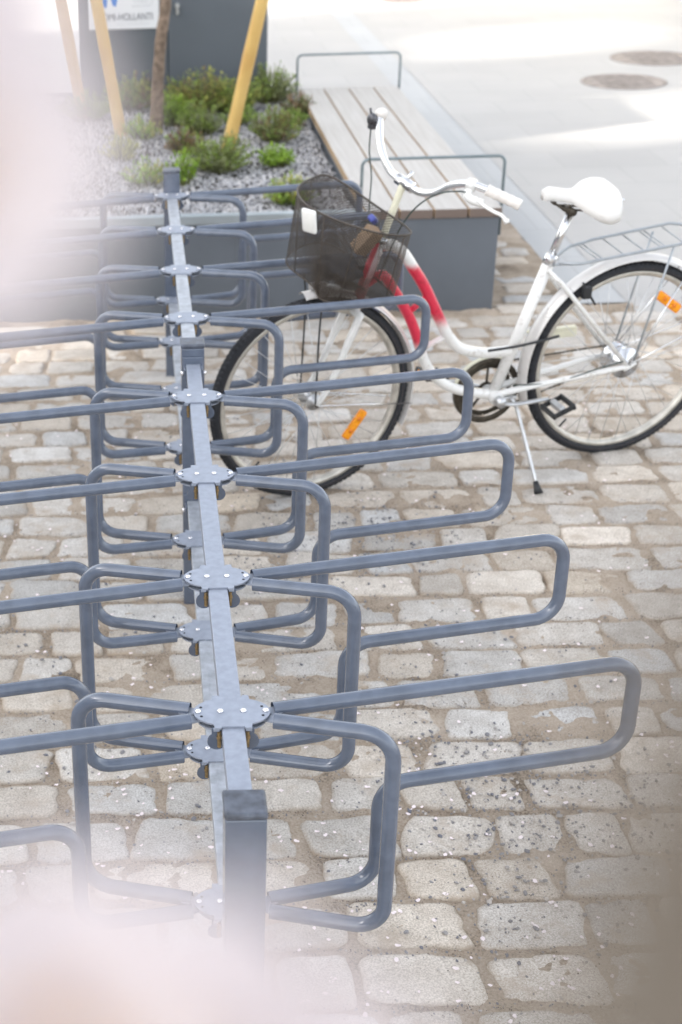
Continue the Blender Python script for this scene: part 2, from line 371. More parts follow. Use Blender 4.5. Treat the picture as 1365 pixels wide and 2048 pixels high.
def make_setts(rows, name):
    V = []; F = []; T = []; Eg = []
    NA, rings = 36, [1.0, 0.985, 0.95, 0.84, 0.55, 0.0]
    for (xa, xb, yc, hh) in rows:
        x = xa + random.uniform(-0.1, 0.05)
        while x < xb:
            L = random.choice([random.uniform(0.12, 0.17), random.uniform(0.18, 0.24), random.uniform(0.20, 0.27)])
            W = hh + random.uniform(-0.009, 0.006)
            gap = random.uniform(0.007, 0.024)
            if x + L > xb + (0.01 if xb < 1.81 and xa > 1.4 else 9): break
            cx = x + L/2; cy = yc + random.uniform(-0.006, 0.006) + 0.006*math.sin(cx*1.3+yc*2)
            x += L + gap
            ang = random.gauss(0, 0.022); ca, sa = math.cos(ang), math.sin(ang)
            seed = random.uniform(0, 900); tilt = (random.gauss(0, 0.020), random.gauss(0, 0.03)); h0 = random.gauss(0.002, 0.0025)
            ex = random.uniform(5.5, 12); skew = random.gauss(0, 0.14); tap = random.gauss(0, 0.07)
            g = random.gauss(1.0, 0.085); wm = random.gauss(0, 0.03)
            tint = (g*(1+wm), g, g*(1-wm*1.3))
            k0 = len(V)
            for ri, rr in enumerate(rings):
                if rr == 0.0:
                    V.append(Vector((cx, cy, ZG+h0+0.003*nz(cx, cy, 20, seed)))); T.append(tint); Eg.append(0); continue
                for a in range(NA):
                    th = 2*math.pi*a/NA; c, s_ = math.cos(th), math.sin(th)
                    k = (abs(c)**ex + abs(s_)**ex)**(-1/ex)
                    jag = 1 + 0.085*noise.noise(Vector((c*1.9, s_*1.9, seed))) + 0.045*noise.noise(Vector((c*6, s_*6, seed+7))) + .02*noise.noise(Vector((c*14, s_*14, seed+9)))
                    px = k*c*rr*L/2*jag; py = k*s_*rr*W/2*jag
                    px += skew*py*rr; py *= 1 + tap*px/(L/2)*rr
                    X = cx + px*ca - py*sa; Y = cy + px*sa + py*ca
                    z = {1.0: -0.026, 0.985: -0.010, 0.95: -0.0032, 0.84: -0.0006, 0.55: 0.0}[rr]
                    if rr in (1.0, 0.985): z += 0.003*noise.noise(Vector((X*40, Y*40, seed)))
                    else: z += 0.0040*nz(X, Y, 22, seed) + 0.0020*nz(X, Y, 70, seed)
                    V.append(Vector((X, Y, ZG + h0 + z + tilt[0]*px + tilt[1]*py))); T.append(tint)
                    Eg.append({1.0: 1.0, 0.985: 0.65, 0.95: 0.22, 0.84: 0, 0.55: 0}[rr])
            for ri in range(len(rings)-2):
                for a in range(NA):
                    b = (a+1) % NA
                    F.append((k0+ri*NA+a, k0+ri*NA+b, k0+(ri+1)*NA+b, k0+(ri+1)*NA+a))
            ce = k0+(len(rings)-1)*NA; lr = (len(rings)-2)*NA
            for a in range(NA): F.append((k0+lr+a, k0+lr+(a+1) % NA, ce))
    o = link_mesh(name, V, F, granite_m)
    at = o.data.attributes.new('tint', 'FLOAT_COLOR', 'POINT'); at.data.foreach_set('color', [c for t in T for c in (*t, 1)])
    e = o.data.attributes.new('edge', 'FLOAT', 'POINT'); e.data.foreach_set('value', Eg)
    return kind(o)
rows = []; ROWS = []; y = -2.3
while y < 4.23:
    p = random.uniform(0.138, 0.156); rows.append((-1.3-0.2*max(0, y), 1.35+0.36*max(0, y+.5), y, p-0.013)); ROWS.append(y-p/2); y += p
make_setts(rows, 'cobblestone_paving')
rows = []
while y < 7.5:
    p = random.uniform(0.13, 0.15); rows.append((1.48, 1.80, y, p-0.026)); y += p
make_setts(rows, 'cobblestone_strip')

slab_m = slabs('pale_paving_slabs', (0.43, 0.423, 0.412), (0.415, 0.408, 0.397), (0.375, 0.37, 0.36), 0.6, 0.4)
strip_m = slabs('grey_gutter_stone', (0.44, 0.45, 0.455), (0.42, 0.43, 0.435), (0.38, 0.385, 0.39), 0.24, 0.5)
kind(link_mesh('pavement', [(2.02, 4.05, ZG-0.002), (60, 4.05, ZG-0.002), (60, 100, ZG-0.002), (2.02, 100, ZG-0.002)], [(0, 1, 2, 3)], slab_m, smooth=False))
kind(link_mesh('back_pavement', [(-60, 7.6, ZG-0.002), (1.81, 7.6, ZG-0.002), (1.81, 100, ZG-0.002), (-60, 100, ZG-0.002)], [(0, 1, 2, 3)], slab_m, smooth=False))
kind(link_mesh('gutter_strip', [(1.81, 4.30, ZG-0.004), (2.02, 4.30, ZG-0.004), (2.02, 100, ZG-0.004), (1.81, 100, ZG-0.004)], [(0, 1, 2, 3)], strip_m, smooth=False))

# chips of crushed stone and fallen petals scattered on the setts
def stones(name, spots, m, stuff=True, sq=(0.6, 1.0)):
    mb = MB(); ico = bmesh.new(); bmesh.ops.create_icosphere(ico, subdivisions=1, radius=1)
    bv = [v.co.copy() for v in ico.verts]; bf = [tuple(x.index for x in f.verts) for f in ico.faces]; ico.free()
    for (x, y, z, r) in spots:
        sc = Vector((random.uniform(0.7, 1.25), random.uniform(0.55, 1.0), random.uniform(*sq)*0.7)); E = Euler((random.uniform(-.5, .5), random.uniform(-.5, .5), random.uniform(0, 6.3))).to_matrix()
        vs = [Vector((x, y, z)) + (E @ Vector((p.x*sc.x, p.y*sc.y, p.z*sc.z)))*r*random.uniform(0.75, 1.15) for p in bv]
        mb.add(vs, bf)
    o = mb.build(name, m, smooth=False)
    return kind(o, 'stuff') if stuff else o
def stone_mat(name, c0, c1, c2):
    m = bpy.data.materials.new(name); m.use_nodes = True; n = m.node_tree; b = n.nodes["Principled BSDF"]; b.inputs['Roughness'].default_value = .85
    ge = n.nodes.new("ShaderNodeNewGeometry"); rp = n.nodes.new("ShaderNodeValToRGB"); e = rp.color_ramp.elements
    e[0].color = (*c0, 1); e[1].color = (*c2, 1); x = e.new(.55); x.color = (*c1, 1)
    n.links.new(ge.outputs['Random Per Island'], rp.inputs['Fac']); n.links.new(rp.outputs[0], b.inputs['Base Color']); return m
chip_m = stone_mat('crushed_grey_stone', (0.13, 0.135, 0.16), (0.24, 0.235, 0.24), (0.48, 0.44, 0.40))
sp = []
cl = [(0.62, 0.62, .13, 330), (0.80, 0.80, .16, 420), (0.55, 0.88, .10, 200), (0.93, 0.62, .10, 160), (0.70, 0.40, .12, 200), (0.50, 0.30, .16, 160), (0.30, 1.9, .16, 260), (0.62, 2.15, .2, 420),
      (0.45, 2.05, .2, 300), (-.25, 0.9, .15, 120), (-.35, 1.55, .2, 240), (-.05, 0.6, .12, 90), (0.15, 2.6, .25, 260), (0.62, 1.25, .2, 160), (-.4, 0.35, .2, 120), (1.0, 1.3, .25, 90)]
for (cx, cy, s_, n) in cl:
    for i in range(int(n*.75)):
        r = random.choice([.0022, .003, .0035, .0045, .006]) * random.uniform(.8, 1.2)
        sp.append((random.gauss(cx, s_), random.gauss(cy, s_*.8), ZG+0.004+r*.3, r))
for i in range(5200):
    y = random.choice([q for q in ROWS if q > -.3]) + random.gauss(0, .011 if i % 4 else .05); r = random.uniform(.0012, .0036)
    sp.append((random.uniform(-.6-.1*y, .9+.3*y), y, ZG+0.003+r*.2, r))
stones('stone_chips', sp, chip_m)
grit_m = stone_mat('fine_brown_grit', (0.05, 0.045, 0.045), (0.19, 0.15, 0.12), (0.42, 0.36, 0.30))
sp = []
for i in range(15000):
    y = random.choice([q for q in ROWS if -.3 < q < 3.2]) + random.gauss(0, .009 if i % 3 else .045); x = random.uniform(-.5-.1*y, .95+.3*y)
    if nz(x, y, 3.5, 4.4) < -.05 and i % 4: continue
    r = random.uniform(.0009, .0024); sp.append((x, y, ZG+.002+r*.3, r))
stones('joint_grit', sp, grit_m)
mb = MB()
for i in range(720):
    y = random.uniform(-.2, 3.2) if i % 3 else random.uniform(-.1, 1.0); x = random.uniform(-.5-.1*y, 1.0+.2*y)
    L = random.uniform(.0036, .0074); a = random.uniform(0, 6.28); bend = random.uniform(-.3, .9)
    out = []
    for k in range(8):
        t = 2*math.pi*k/8; px = L*math.cos(t); py = L*.68*math.sin(t)*(1.0-.2*math.cos(t))
        out.append((x+px*math.cos(a)-py*math.sin(a), y+px*math.sin(a)+py*math.cos(a), ZG+.0075+bend*px*px*60*.1+.0012*math.sin(k*2.1)))
    mb.add(out + [(x, y, ZG+.0062)], [(k, (k+1) % 8, 8) for k in range(8)])
kind(mb.build('fallen_petals', petalw_m), 'stuff')

# ------------------------------------------------------------------ planter with bench
BX0, BX1, BY0, BY1 = 0.835, 1.425, 4.25, 7.05
pl = thing('planter_box', 'low dark grey steel planter wall edging the gravel bed behind the bicycle rack', 'planter', (0, BY0, ZG))
def rel(o, parent): o.location = Vector(o.location) - Vector(parent.location); return o
mb = MB(); mb.box((-3.2, 4.25, ZG-0.03), (BX0, 4.262, -0.325), .002); rel(mb.build('front_wall', steel_box, pl, smooth=False), pl)
mb = MB(); mb.box((-3.2, 4.243, -0.325), (BX0-.002, 4.285, -0.283), .004); rel(mb.build('top_edge', steel_rim, pl, smooth=False), pl)
for xx in (-1.9, -.62, .30): mb = MB(); mb.box((xx-.02, 4.2475, ZG), (xx+.02, 4.2525, -.33), .001); rel(mb.build('joint_cover', steel_box, pl, smooth=False), pl)
mb = MB(); mb.box((-3.2, 7.40, ZG-0.03), (.80, 7.412, -0.335), .002); rel(mb.build('back_wall', steel_box, pl, smooth=False), pl)
bedv, bedf = grid(-3.2, BX0+0.02, 4.264, 7.40, 0.06, lambda x, y: -0.357+0.012*nz(x, y, 3, 9))
rel(link_mesh('soil', bedv, bedf, mat('dark_soil', (0.10, 0.09, 0.085), .95, 0, .4, 20), pl), pl)
bn = thing('bench', 'bench of weathered wooden slats on a dark grey steel box with two thin end rails', 'bench', (1.13, 5.6, ZG))
mb = MB(); mb.box((BX0+.004, BY0+.003, ZG-.03), (BX1-.012, BY1, -0.327), .003); rel(mb.build('base_box', steel_box, bn, smooth=False), bn)
sw = (BX1-BX0)/4
for i in range(4):
    mb = MB(); mb.box((BX0+i*sw+.004, BY0-.004, -0.325), (BX0+(i+1)*sw-.004, BY1+.01, -0.285), .003)
    rel(mb.build('slat', wood_m, bn, smooth=False), bn)
for yy, zt in ((4.30, -0.085), (7.03, -0.10)):
    mb = MB(); zt = -0.075 if yy < 5 else -0.085
    mb.tube(fillet([(BX0-.012, yy, -0.42), (BX0-.012, yy, zt), (BX1+.003, yy, zt), (BX1+.003, yy, -0.42)], .03), .0065, 10)
    rel(mb.build('end_rail', rail_m, bn), bn)

# gravel in the planter
gm = stone_mat('planter_gravel', (0.34, 0.345, 0.37), (0.50, 0.50, 0.52), (0.68, 0.66, 0.65))
sp = []
for i in range(21000):
    y = 4.28 + (7.35-4.28)*random.random()**1.25; x = random.uniform(-.75, .825)
    r = random.uniform(.0045, .0100); sp.append((x, y, -0.352+0.012*nz(x, y, 3, 9)+random.uniform(0, .008), r))
stones('gravel', sp, gm)

# plants of the bed
def leaf_mat(name, c, c2): return mat(name, c, .55, 0, .3, 18, color2=c2, trans=.25)
greens = {'g': leaf_mat('leaf_green', (0.34, 0.45, 0.10), (0.20, 0.30, 0.06)), 'b': leaf_mat('leaf_bright_green', (0.38, 0.55, 0.07), (0.22, 0.38, 0.04)),
          'y': leaf_mat('leaf_yellow_green', (0.55, 0.53, 0.14), (0.36, 0.38, 0.09)), 'r': leaf_mat('leaf_reddish', (0.34, 0.20, 0.13), (0.20, 0.15, 0.07)),
          'o': leaf_mat('leaf_olive', (0.32, 0.36, 0.16), (0.19, 0.22, 0.10))}
stem_m = mat('plant_stem', (0.16, 0.16, 0.06), .7)
def plant(x, y, rad, h, keys, label, n=60, up=0.5, ll=.022):
    h *= 1.35; rad *= 1.36; n = int(n*1.6); ll *= 1.1
    t = thing('bedding_plant', label, 'plant', (x, y, -0.352), 'bedding plants in the gravel bed')
    st = MB(); lv = {k: MB() for k in set(keys)}
    for i in range(n):
        a = random.uniform(0, 6.28); rr = rad*math.sqrt(random.random()); hh = h*(1-.55*(rr/rad)**2)*random.uniform(.55, 1.15)
        b0 = Vector((rr*.35*math.cos(a), rr*.35*math.sin(a), 0)); b1 = Vector((rr*math.cos(a), rr*math.sin(a), hh))
        mid = (b0+b1)/2 + Vector((0, 0, hh*.15)); st.tube([b0, mid, b1], .0012, 4, caps=False)
        k = random.choice(keys)
        for j in range(9):
            u = random.uniform(.25, 1.05); p = (b0*(1-u)**2 + mid*2*u*(1-u) + b1*u*u)
            az = random.uniform(0, 6.28); el = random.uniform(-.1, 1.2)*up*2; L = ll*random.uniform(.6, 1.3); W = L*random.uniform(.25, .45)
            d = Vector((math.cos(az)*math.cos(el), math.sin(az)*math.cos(el), math.sin(el))); sd_ = d.cross(Vector((0, 0, 1))).normalized()*W*.5
            nn = sd_.cross(d).normalized()*W*.3
            lv[k].add([p, p+d*L*.5+sd_+nn, p+d*L, p+d*L*.5-sd_+nn], [(0, 1, 2, 3)])
    st.build('stem', stem_m, t)
    for k in lv: lv[k].build('foliage', greens[k], t, smooth=False)
    return t
plant(.27, 5.30, .135, .14, 'ggo', 'dense mid green plant clump right behind the far post of the rack', 110, .6)
plant(.56, 5.38, .075, .08, 'bbb', 'small bright green plant between the right stake and the bench', 60)
plant(.07, 6.42, .10, .13, 'bbg', 'bright green plant at the foot of the young tree', 70)
plant(.24, 6.78, .20, .17, 'ygr', 'wide yellowish green shrub mound against the dark cabinet', 170, .6)
plant(.60, 5.92, .12, .13, 'ggro', 'green plant with reddish stems right of the right stake', 90)
plant(.55, 4.62, .09, .10, 'bgy', 'bright green plant close behind the bicycle basket', 70)
plant(.12, 5.70, .09, .10, 'rrg', 'low reddish plant beyond the dense green clump', 65)
plant(-.11, 6.08, .09, .09, 'yb', 'sparse yellow green plant left of the young tree', 45)
plant(-.09, 5.08, .10, .09, 'by', 'sparse pale green plant left of the far rack post', 40)
plant(.22, 6.20, .11, .12, 'go', 'olive green plant between the young tree and the right stake', 80)
plant(.66, 7.00, .14, .16, 'og', 'bushy green plant behind the right stake near the cabinet corner', 110, .6)
plant(-.15, 6.92, .15, .15, 'rgy', 'reddish green shrub in front of the cabinet behind the middle stake', 120)
plant(.78, 6.62, .08, .09, 'ro', 'reddish purple plant beside the far end of the bench', 50)
plant(.44, 6.72, .13, .15, 'ggy', 'green shrub at the cabinet just left of the right stake', 110)
plant(.08, 5.04, .06, .12, 'bb', 'thin upright green sprigs beside the far rack post', 35, .9)
plant(-.23, 5.60, .09, .10, 'y', 'pale sparse plant in the gravel left of the tree', 40)
plant(.44, 6.42, .08, .08, 'g', 'small green tuft behind the right stake', 45)
plant(.72, 6.30, .08, .07, 'g', 'small green tuft close to the bench slats', 45)
plant(-.42, 6.6, .14, .13, 'g', 'green clump at the foot of the leftmost stake', 70)

def limb(mb, pts, rads, n=12):
    p = catmull(pts, 6); r = []
    for i in range(len(p)):
        u = i/(len(p)-1)*(len(rads)-1); k = min(int(u), len(rads)-2); r.append((rads[k]*(1-(u-k)) + rads[k+1]*(u-k))*(1+.06*math.sin(i*2.3)))
    mb.tube(p, .01, n, rads=r)
def stake(b, t, label):
    b, t = Vector(b), Vector(t); d = (t-b); top = b + d*2.6
    mb = MB(); n = 16; mb.tube([b + (top-b)*i/n - d*.25*(i == 0) for i in range(n+1)], .034, 18, rads=[.0335+.0012*math.sin(i*1.9) for i in range(n+1)])
    o = mb.build('tree_stake', stake_m); tag(o, label, 'tree stake', 'wooden stakes round the young tree'); return o
stake((.336, 5.778, -.36), (.508, 5.778, .395), 'yellow peeled pole right of the young tree, leaning right')
stake((-.223, 6.193, -.36), (-.336, 6.193, .366), 'yellow peeled pole in front of the white sign, leaning left')
stake((-.449, 6.722, -.36), (-.55, 6.722, .305), 'yellow peeled pole at the left edge of the cabinet, farthest left')
tr = thing('young_tree', 'young tree with a thin mottled brown trunk between the yellow stakes', 'tree', (-.03, 6.257, -.36))
mb = MB(); limb(mb, [(0, 0, -.05), (.01, 0, .2), (.035, 0, .5), (.066, 0, .73), (.08, 0.01, 1.3), (.07, 0, 2.0), (.09, .02, 2.7)], [.042, .034, .031, .029, .026, .02, .012], 16)
mb.build('trunk', bark_m, tr)
for k, (h, az, L) in enumerate([(1.5, .4, .8), (1.7, 2.4, .7), (1.9, 4.3, .8), (2.15, 1.5, .6), (2.35, 3.4, .6), (2.5, 5.4, .5)]):
    mb = MB(); d = Vector((math.cos(az), math.sin(az), .9)).normalized(); b = Vector((.075, .005, h))
    limb(mb, [b, b+d*L*.5+Vector((0, 0, -.03)), b+d*L], [.012, .008, .004], 8); lb = mb.build('limb', bark_m, tr)
cr = MB()
for i in range(900):
    a = random.uniform(0, 6.28); rr = .85*random.random()**.6; hz = random.uniform(-.6, .7); p = Vector((.08+rr*math.cos(a)*math.sqrt(1-abs(hz)*.8), rr*math.sin(a)*math.sqrt(1-abs(hz)*.8), 2.55+hz))
    d = Vector((random.gauss(0, 1), random.gauss(0, 1), random.gauss(0, .6))).normalized(); s2 = d.orthogonal().normalized()*.011
    cr.add([p, p+d*.025+s2, p+d*.05, p+d*.025-s2], [(0, 1, 2, 3)])
cr.build('crown', greens['b'], tr, smooth=False)

# cabinet and sign
cb = thing('utility_cabinet', 'tall dark grey steel cabinet standing at the far end of the gravel bed', 'cabinet', (.1, 7.4, -.35))
mb = MB(); mb.box((-.47, 7.15, -.40), (.06, 7.92, .72), .006); rel(mb.build('body', cab_m, cb, smooth=False), cb)
mb = MB(); mb.box((.064, 7.152, -.40), (.655, 7.918, .72), .006); rel(mb.build('door', cab_m, cb, smooth=False), cb)
mb = MB(); mb.box((-.49, 7.13, .722), (.675, 7.94, .75), .005); rel(mb.build('roof', cab_m, cb, smooth=False), cb)
mb = MB(); mb.cyl((.12, 7.152, .2), (.12, 7.135, .2), .014); mb.box((.112, 7.12, .15), (.128, 7.135, .21), .003); rel(mb.build('handle', alu_m, cb, smooth=False), cb)
sg = thing('sign', 'white rectangular sign with blue logo and grey lettering on the dark cabinet', 'sign', (-.196, 7.146, .3))
def srel(o): return rel(o, sg)
mb = MB(); mb.box((-.408, 7.140, .076), (.012, 7.149, .60), .001); srel(mb.build('panel', sign_m, sg, smooth=False))
def text(name, s, x, z, w_, h, m):
    cu = bpy.data.curves.new(name, 'FONT'); cu.body = s; cu.size = 1; cu.align_x = 'LEFT'; cu.extrude = .0
    to = bpy.data.objects.new(name+'_tmp', cu); C.objects.link(to); dg = bpy.context.evaluated_depsgraph_get(); dg.update()
    me = bpy.data.meshes.new_from_object(to.evaluated_get(dg)); bpy.data.objects.remove(to)
    xs = [v.co.x for v in me.vertices]; ys = [v.co.y for v in me.vertices]; x0, x1, y0, y1 = min(xs), max(xs), min(ys), max(ys)
    for v_ in me.vertices: v_.co = Vector(((v_.co.x-x0)/(x1-x0)*w_, 0, (v_.co.y-y0)/(y1-y0)*h))
    me.materials.clear(); me.materials.append(m); o = bpy.data.objects.new(name, me); C.objects.link(o); o.parent = sg
    o.location = Vector((x, 7.1375, z)) - Vector(sg.location); return o
text('lettering', 'SUOMI-HOLLANTI', -.372, .126, .346, .040, ink_m)
text('small_lettering', 'www.suomi-hollanti.fi', -.24, .100, .19, .010, pale_ink)
mb = MB(); fl = Matrix.Rotation(R(90), 4, 'X')
def sprism(outl, m, name):
    mb = MB(); n = len(outl); mb.add([(x, 7.1372, z) for x, z in outl] + [(x, 7.140, z) for x, z in outl], [tuple(range(n)), tuple(range(n, 2*n))[::-1]] + [(i, (i+1) % n, n+(i+1) % n, n+i) for i in range(n)])
    return srel(mb.build(name, m, sg, smooth=False))
sprism([(-.322, .205), (-.298, .200), (-.292, .245), (-.322, .262), (-.330, .240)], blue_m, 'logo')
sprism([(-.262, .212), (-.243, .205), (-.232, .250), (-.240, .285), (-.262, .300), (-.275, .262)], blue_m, 'logo')
sprism([(-.300, .33), (-.262, .33), (-.24, .40), (-.281, .47), (-.322, .40)], blue_m, 'logo')
mb = MB(); mb.tube([Vector((p.x, 7.139, p.z)) for p in fillet([(-.15, 0, .205), (-.04, 0, .205), (-.02, 0, .235), (-.04, 0, .275), (-.15, 0, .275)], .012)], .0016, 6); srel(mb.build('logo_outline', pale_ink, sg))
text('small_lettering', 'yhdistys ry', -.14, .246, .095, .014, pale_ink); text('small_lettering', 'vereniging', -.14, .222, .085, .014, pale_ink)

# pavement covers
def cover(x, y, r, label):
    t = thing('manhole_cover', label, 'manhole cover', (x, y, ZG-.002), 'round iron covers in the pale pavement')
    mb = MB(); mb.lathe([(r, 0), (r, .006), (r-.035, .006), (r-.035, 0)], 40, Matrix.Rotation(R(90), 4, 'X')); mb.build('frame', iron_m, t)
    mb = MB(); mb.tube([(0, 0, -.01), (0, 0, .004)], r-.037, 40)
    for k in range(7): mb.box((-r*.6, (k-3)*r*.22-.01, .004), (r*.6, (k-3)*r*.22+.01, .008))
    mb.build('lid', iron_m, t, smooth=False)
cover(3.50, 9.40, .31, 'rusty round cover nearer the viewer of the pair on the right')
cover(4.02, 10.35, .34, 'rusty round cover behind the other one at the right edge')
cover(3.45, 6.95, .16, 'small dark round cover cut by the right edge beyond the bicycle carrier')
cover(2.62, 14.25, .30, 'dark round cover cut by the top edge of the photo')
bw = thing('building', 'pale yellow building base in the far right corner', 'building', (7, 15.5, ZG))
mb = MB(); mb.box((5.35, 13.45, ZG-.05), (14, 20, 2.6), .01); rel(mb.build('wall', cream_w, bw, smooth=False), bw)
mb = MB(); mb.box((5.33, 13.43, ZG-.05), (14.02, 20.02, ZG+.22), .01); rel(mb.build('plinth', conc_m, bw, smooth=False), bw)

# unseen wall added on the left: shades the rack, its holes leave sunlit bands
ob = thing('sun_blocker', 'unseen grey wall panel added on the left, with openings that shape the sun patches', 'building', (-13, 0, ZG))
def blocker_panel():
    mb = MB(); X0, X1 = -13.65, -13.35
    Y0, Y1, Zt = -16, 8.7, 11.5
    holes = [(2.25, 3.45, 8.15, 9.6), (5.5, 6.75, 8.1, 9.15), (-0.45, 0.3, 5.85, 6.6)]  # openings placed along the sun direction to light chosen patches of ground
    ys = sorted({Y0, Y1, *[h[0] for h in holes], *[h[1] for h in holes]}); zs = sorted({ZG-.05, Zt, *[h[2] for h in holes], *[h[3] for h in holes]})
    for a, b in zip(ys, ys[1:]):
        for c, d in zip(zs, zs[1:]):
            if any(h[0] <= (a+b)/2 <= h[1] and h[2] <= (c+d)/2 <= h[3] for h in holes): continue
            mb.box((X0, a, c), (X1, b, d))
    return mb
rel(blocker_panel().build('wall', conc_m, ob, smooth=False), ob)

# ------------------------------------------------------------------ bicycle rack
HH = 0.407; TZ = -0.005; TR = 0.0136
PY = [0, .4746, .9599, 1.4377, 2.0566, 2.5291, 3.0020, 3.4780]
rk = thing('bicycle_rack', 'blue grey steel bicycle rack with two rows of bent tube hoops along a central rail', 'bicycle rack', (0, 0, ZG))
def xo(y): return -0.007*max(0, (y-1.7))/1.8 - (.0025 if y > 1.7 else 0)
def post(y0, h=.052):
    mb = MB(); x = xo(y0); mb.box((x-.031, y0, ZG-.05), (x+.031, y0+.060, h-.012), .003); p = mb.build('post', rackdark if False else rack_m, rk, smooth=False, loc=(0, 0, -ZG))
    mb = MB(); mb.box((x-.0325, y0-.0015, h-.012), (x+.0325, y0+.0615, h), .004); c_ = mb.build('cap', rackdark, p, smooth=False)
    return p
post(-.342); pm = post(1.684); post(3.505, .088)
for z in (0, -HH):   # brackets where the rails meet the middle post
    mb = MB(); mb.box((-.028, 1.677, z-.045), (.028, 1.683, z+.018), .002)
    for s in (-1, 1): mb.box((s*.0225-.0025, 1.635, z-.036), (s*.0225+.0025, 1.677, z-.002), .001)
    b = mb.build('bracket', rack_m, rk, smooth=False, loc=(0, 0, -ZG))
    for s in (-1, 1): mb = MB(); mb.cyl((s*.025, 1.655, z-.018), (s*.034, 1.655, z-.018), .006, 6); mb.build('bolt', bolt_m, b)
def rails(z, name, gal, m2):
    for (a, b, mm) in ((-.284, 1.676, gal), (1.746, 3.503, m2)):
        mb = MB(); xa, xb = xo(a), xo(b)
        mb.box((-.0190, a, z-.030), (.0190, b, z), .0022)
        if z < -.1 or a > 1: mb.box((-.004, a+.01, z), (-.0015, b-.01, z+.0012))
        o = mb.build(name, mm, rk, smooth=False, loc=(0, 0, -ZG))
        for v_ in o.data.vertices: v_.co.x += xo(v_.co.y)
rails(0, 'upper_rail', plate_m, galv_m); rails(-HH, 'lower_rail', galv_m, galv_m)
# clamp plate outline
def plate_outline():
    pts = []; A, Bq = .065, .041
    def ell(x): return Bq*max(0, 1-abs(x/A)**2.2)**.5
    top = []
    for i in range(13): x = -A + (A-.032)*i/12; top.append((x, ell(x)))
    top += [(-.031, .049), (-.0195, .049), (-.0195, .0445), (.0195, .0445), (.0195, .049), (.031, .049)]
    for i in range(13): x = .032 + (A-.032)*i/12; top.append((x, ell(x)))
    bot = [(x, -y_) for x, y_ in reversed(top[1:-1])]
    return top + bot
PO = plate_outline()
mb = MB(); mb.prism(PO, .0004, .0034); up_pl = mb
mb = MB(); mb.prism(PO, -.0215+.0, -.0185); 
protoP = None
def tongue(mb, ang, sx):
    c_, s_ = math.cos(ang)*sx, math.sin(ang)
    p0 = Vector((sx*.046, s_*.012, TZ-.001)); p1 = Vector((c_*.105, s_*.105, TZ-.001)); d = (p1-p0).normalized(); n_ = Vector((-d.y, d.x, 0))*.011
    for dz in (0,): mb.add([p0-n_, p1-n_, p1+n_, p0+n_, p0-n_+Vector((0, 0, .003)), p1-n_+Vector((0, 0, .003)), p1+n_+Vector((0, 0, .003)), p0+n_+Vector((0, 0, .003))], [(0, 3, 2, 1), (4, 5, 6, 7), (0, 1, 5, 4), (1, 2, 6, 5), (2, 3, 7, 6), (3, 0, 4, 7)])
TL, TS = .2025, .253
def cluster(y, z, mtop):
    """one clamp plate with its screws, hangers and tongues at station y"""
    global protoP
    x = xo(y); loc = (x, y, z-ZG)
    if protoP is None:
        mb = MB(); mb.prism(PO, .0006, .0036)
        p = mb.build('clamp_plate', plate_m, rk, smooth=False)
        ch = []
        for sx in (-.057, -.0195, .0195, .057):
            mb = MB(); mb.tube([(sx, 0, .0036), (sx, 0, .0062), (sx, 0, .0078)], .0052, 14, rads=[.0056, .0054, .0030]); ch.append(mb.build('screw', bolt_m, p))
        for sx in (-1, 1):
            for yy in (-.0135, .0135): mb = MB(); mb.tube([(sx*.0515, yy, .0037), (sx*.0515, yy, .0039)], .0026, 10); ch.append(mb.build('screw_hole', hole_m, p))
        mb = MB(); mb.prism([(a*.90, b*.88) for a, b in PO], -.0135, -.0105)
        for sx in (-1, 1): mb.box((sx*.027-.006, -.0485, -.004), (sx*.027+.004, -.0425, .0004), .0005)
        tongue(mb, TL, 1); tongue(mb, -TS, 1); tongue(mb, -TL, -1) if False else None
        for a_, sx in ((TL, 1), (-TS, 1), (TS, -1), (-TL, -1)):
            pass
        tongue(mb, TS, -1); tongue(mb, -TL, -1)
        ch.append(mb.build('under_plate', plate_m, p, smooth=False))
        for sx in (-1, 1):
            mb = MB(); mb.tube([(sx*.0275, -.044, -.027), (sx*.0275, -.040, -.027)], .0155, 20); mb.box((sx*.0275-.0085, -.0438, -.026), (sx*.0275+.0075, -.0402, -.001))
            ch.append(mb.build('hanger', rack_m, p, smooth=False))
            mb = MB(); mb.tube([(sx*.0235, -.0455, -.006), (sx*.0235, -.0455, -.036)], .0034, 8); mb.tube([(sx*.0235, -.0455, -.014), (sx*.0235, -.0455, -.019)], .0050, 6)
            ch.append(mb.build('bolt', brass_m, p, smooth=False))
        protoP = (p, ch); p.location = loc; return
    p0, ch0 = protoP
    p = dup(p0, rk, loc); [dup(c_, p) for c_ in ch0]
A_, B_, MD = .272, .738, .192
def hoop_pts_long(sx, th):
    def P(r, z): return (sx*r*math.cos(th), sx*r*math.sin(th), z)
    return fillet([P(.072, TZ), P(B_, TZ), P(B_, -MD), P(A_, -MD), P(A_, -HH), P(.072, -HH+TZ)], .052, 9)
def hoop_pts_short(sx, th):
    def P(r, z): return (sx*r*math.cos(th), -sx*r*math.sin(th), z)
    return fillet([P(.072, TZ), P(A_, TZ), P(A_, -HH+TZ), P(.072, -HH+TZ)], .052, 9)
def hollow(mb, pts):
    mb.tube(pts, TR, 20, caps=False); mb.tube(pts[:1]+[pts[0]+(pts[1]-pts[0]).normalized()*.03], TR-.0022, 20, caps=False); mb.tube([pts[-1]+(pts[-2]-pts[-1]).normalized()*.03, pts[-1]], TR-.0022, 20, caps=False)
    for e, d in ((pts[0], pts[1]), (pts[-1], pts[-2])):
        t = (d-e).normalized(); mb.tube([e+t*.0298, e+t*.03], TR-.0022, 20)
hoops = {}
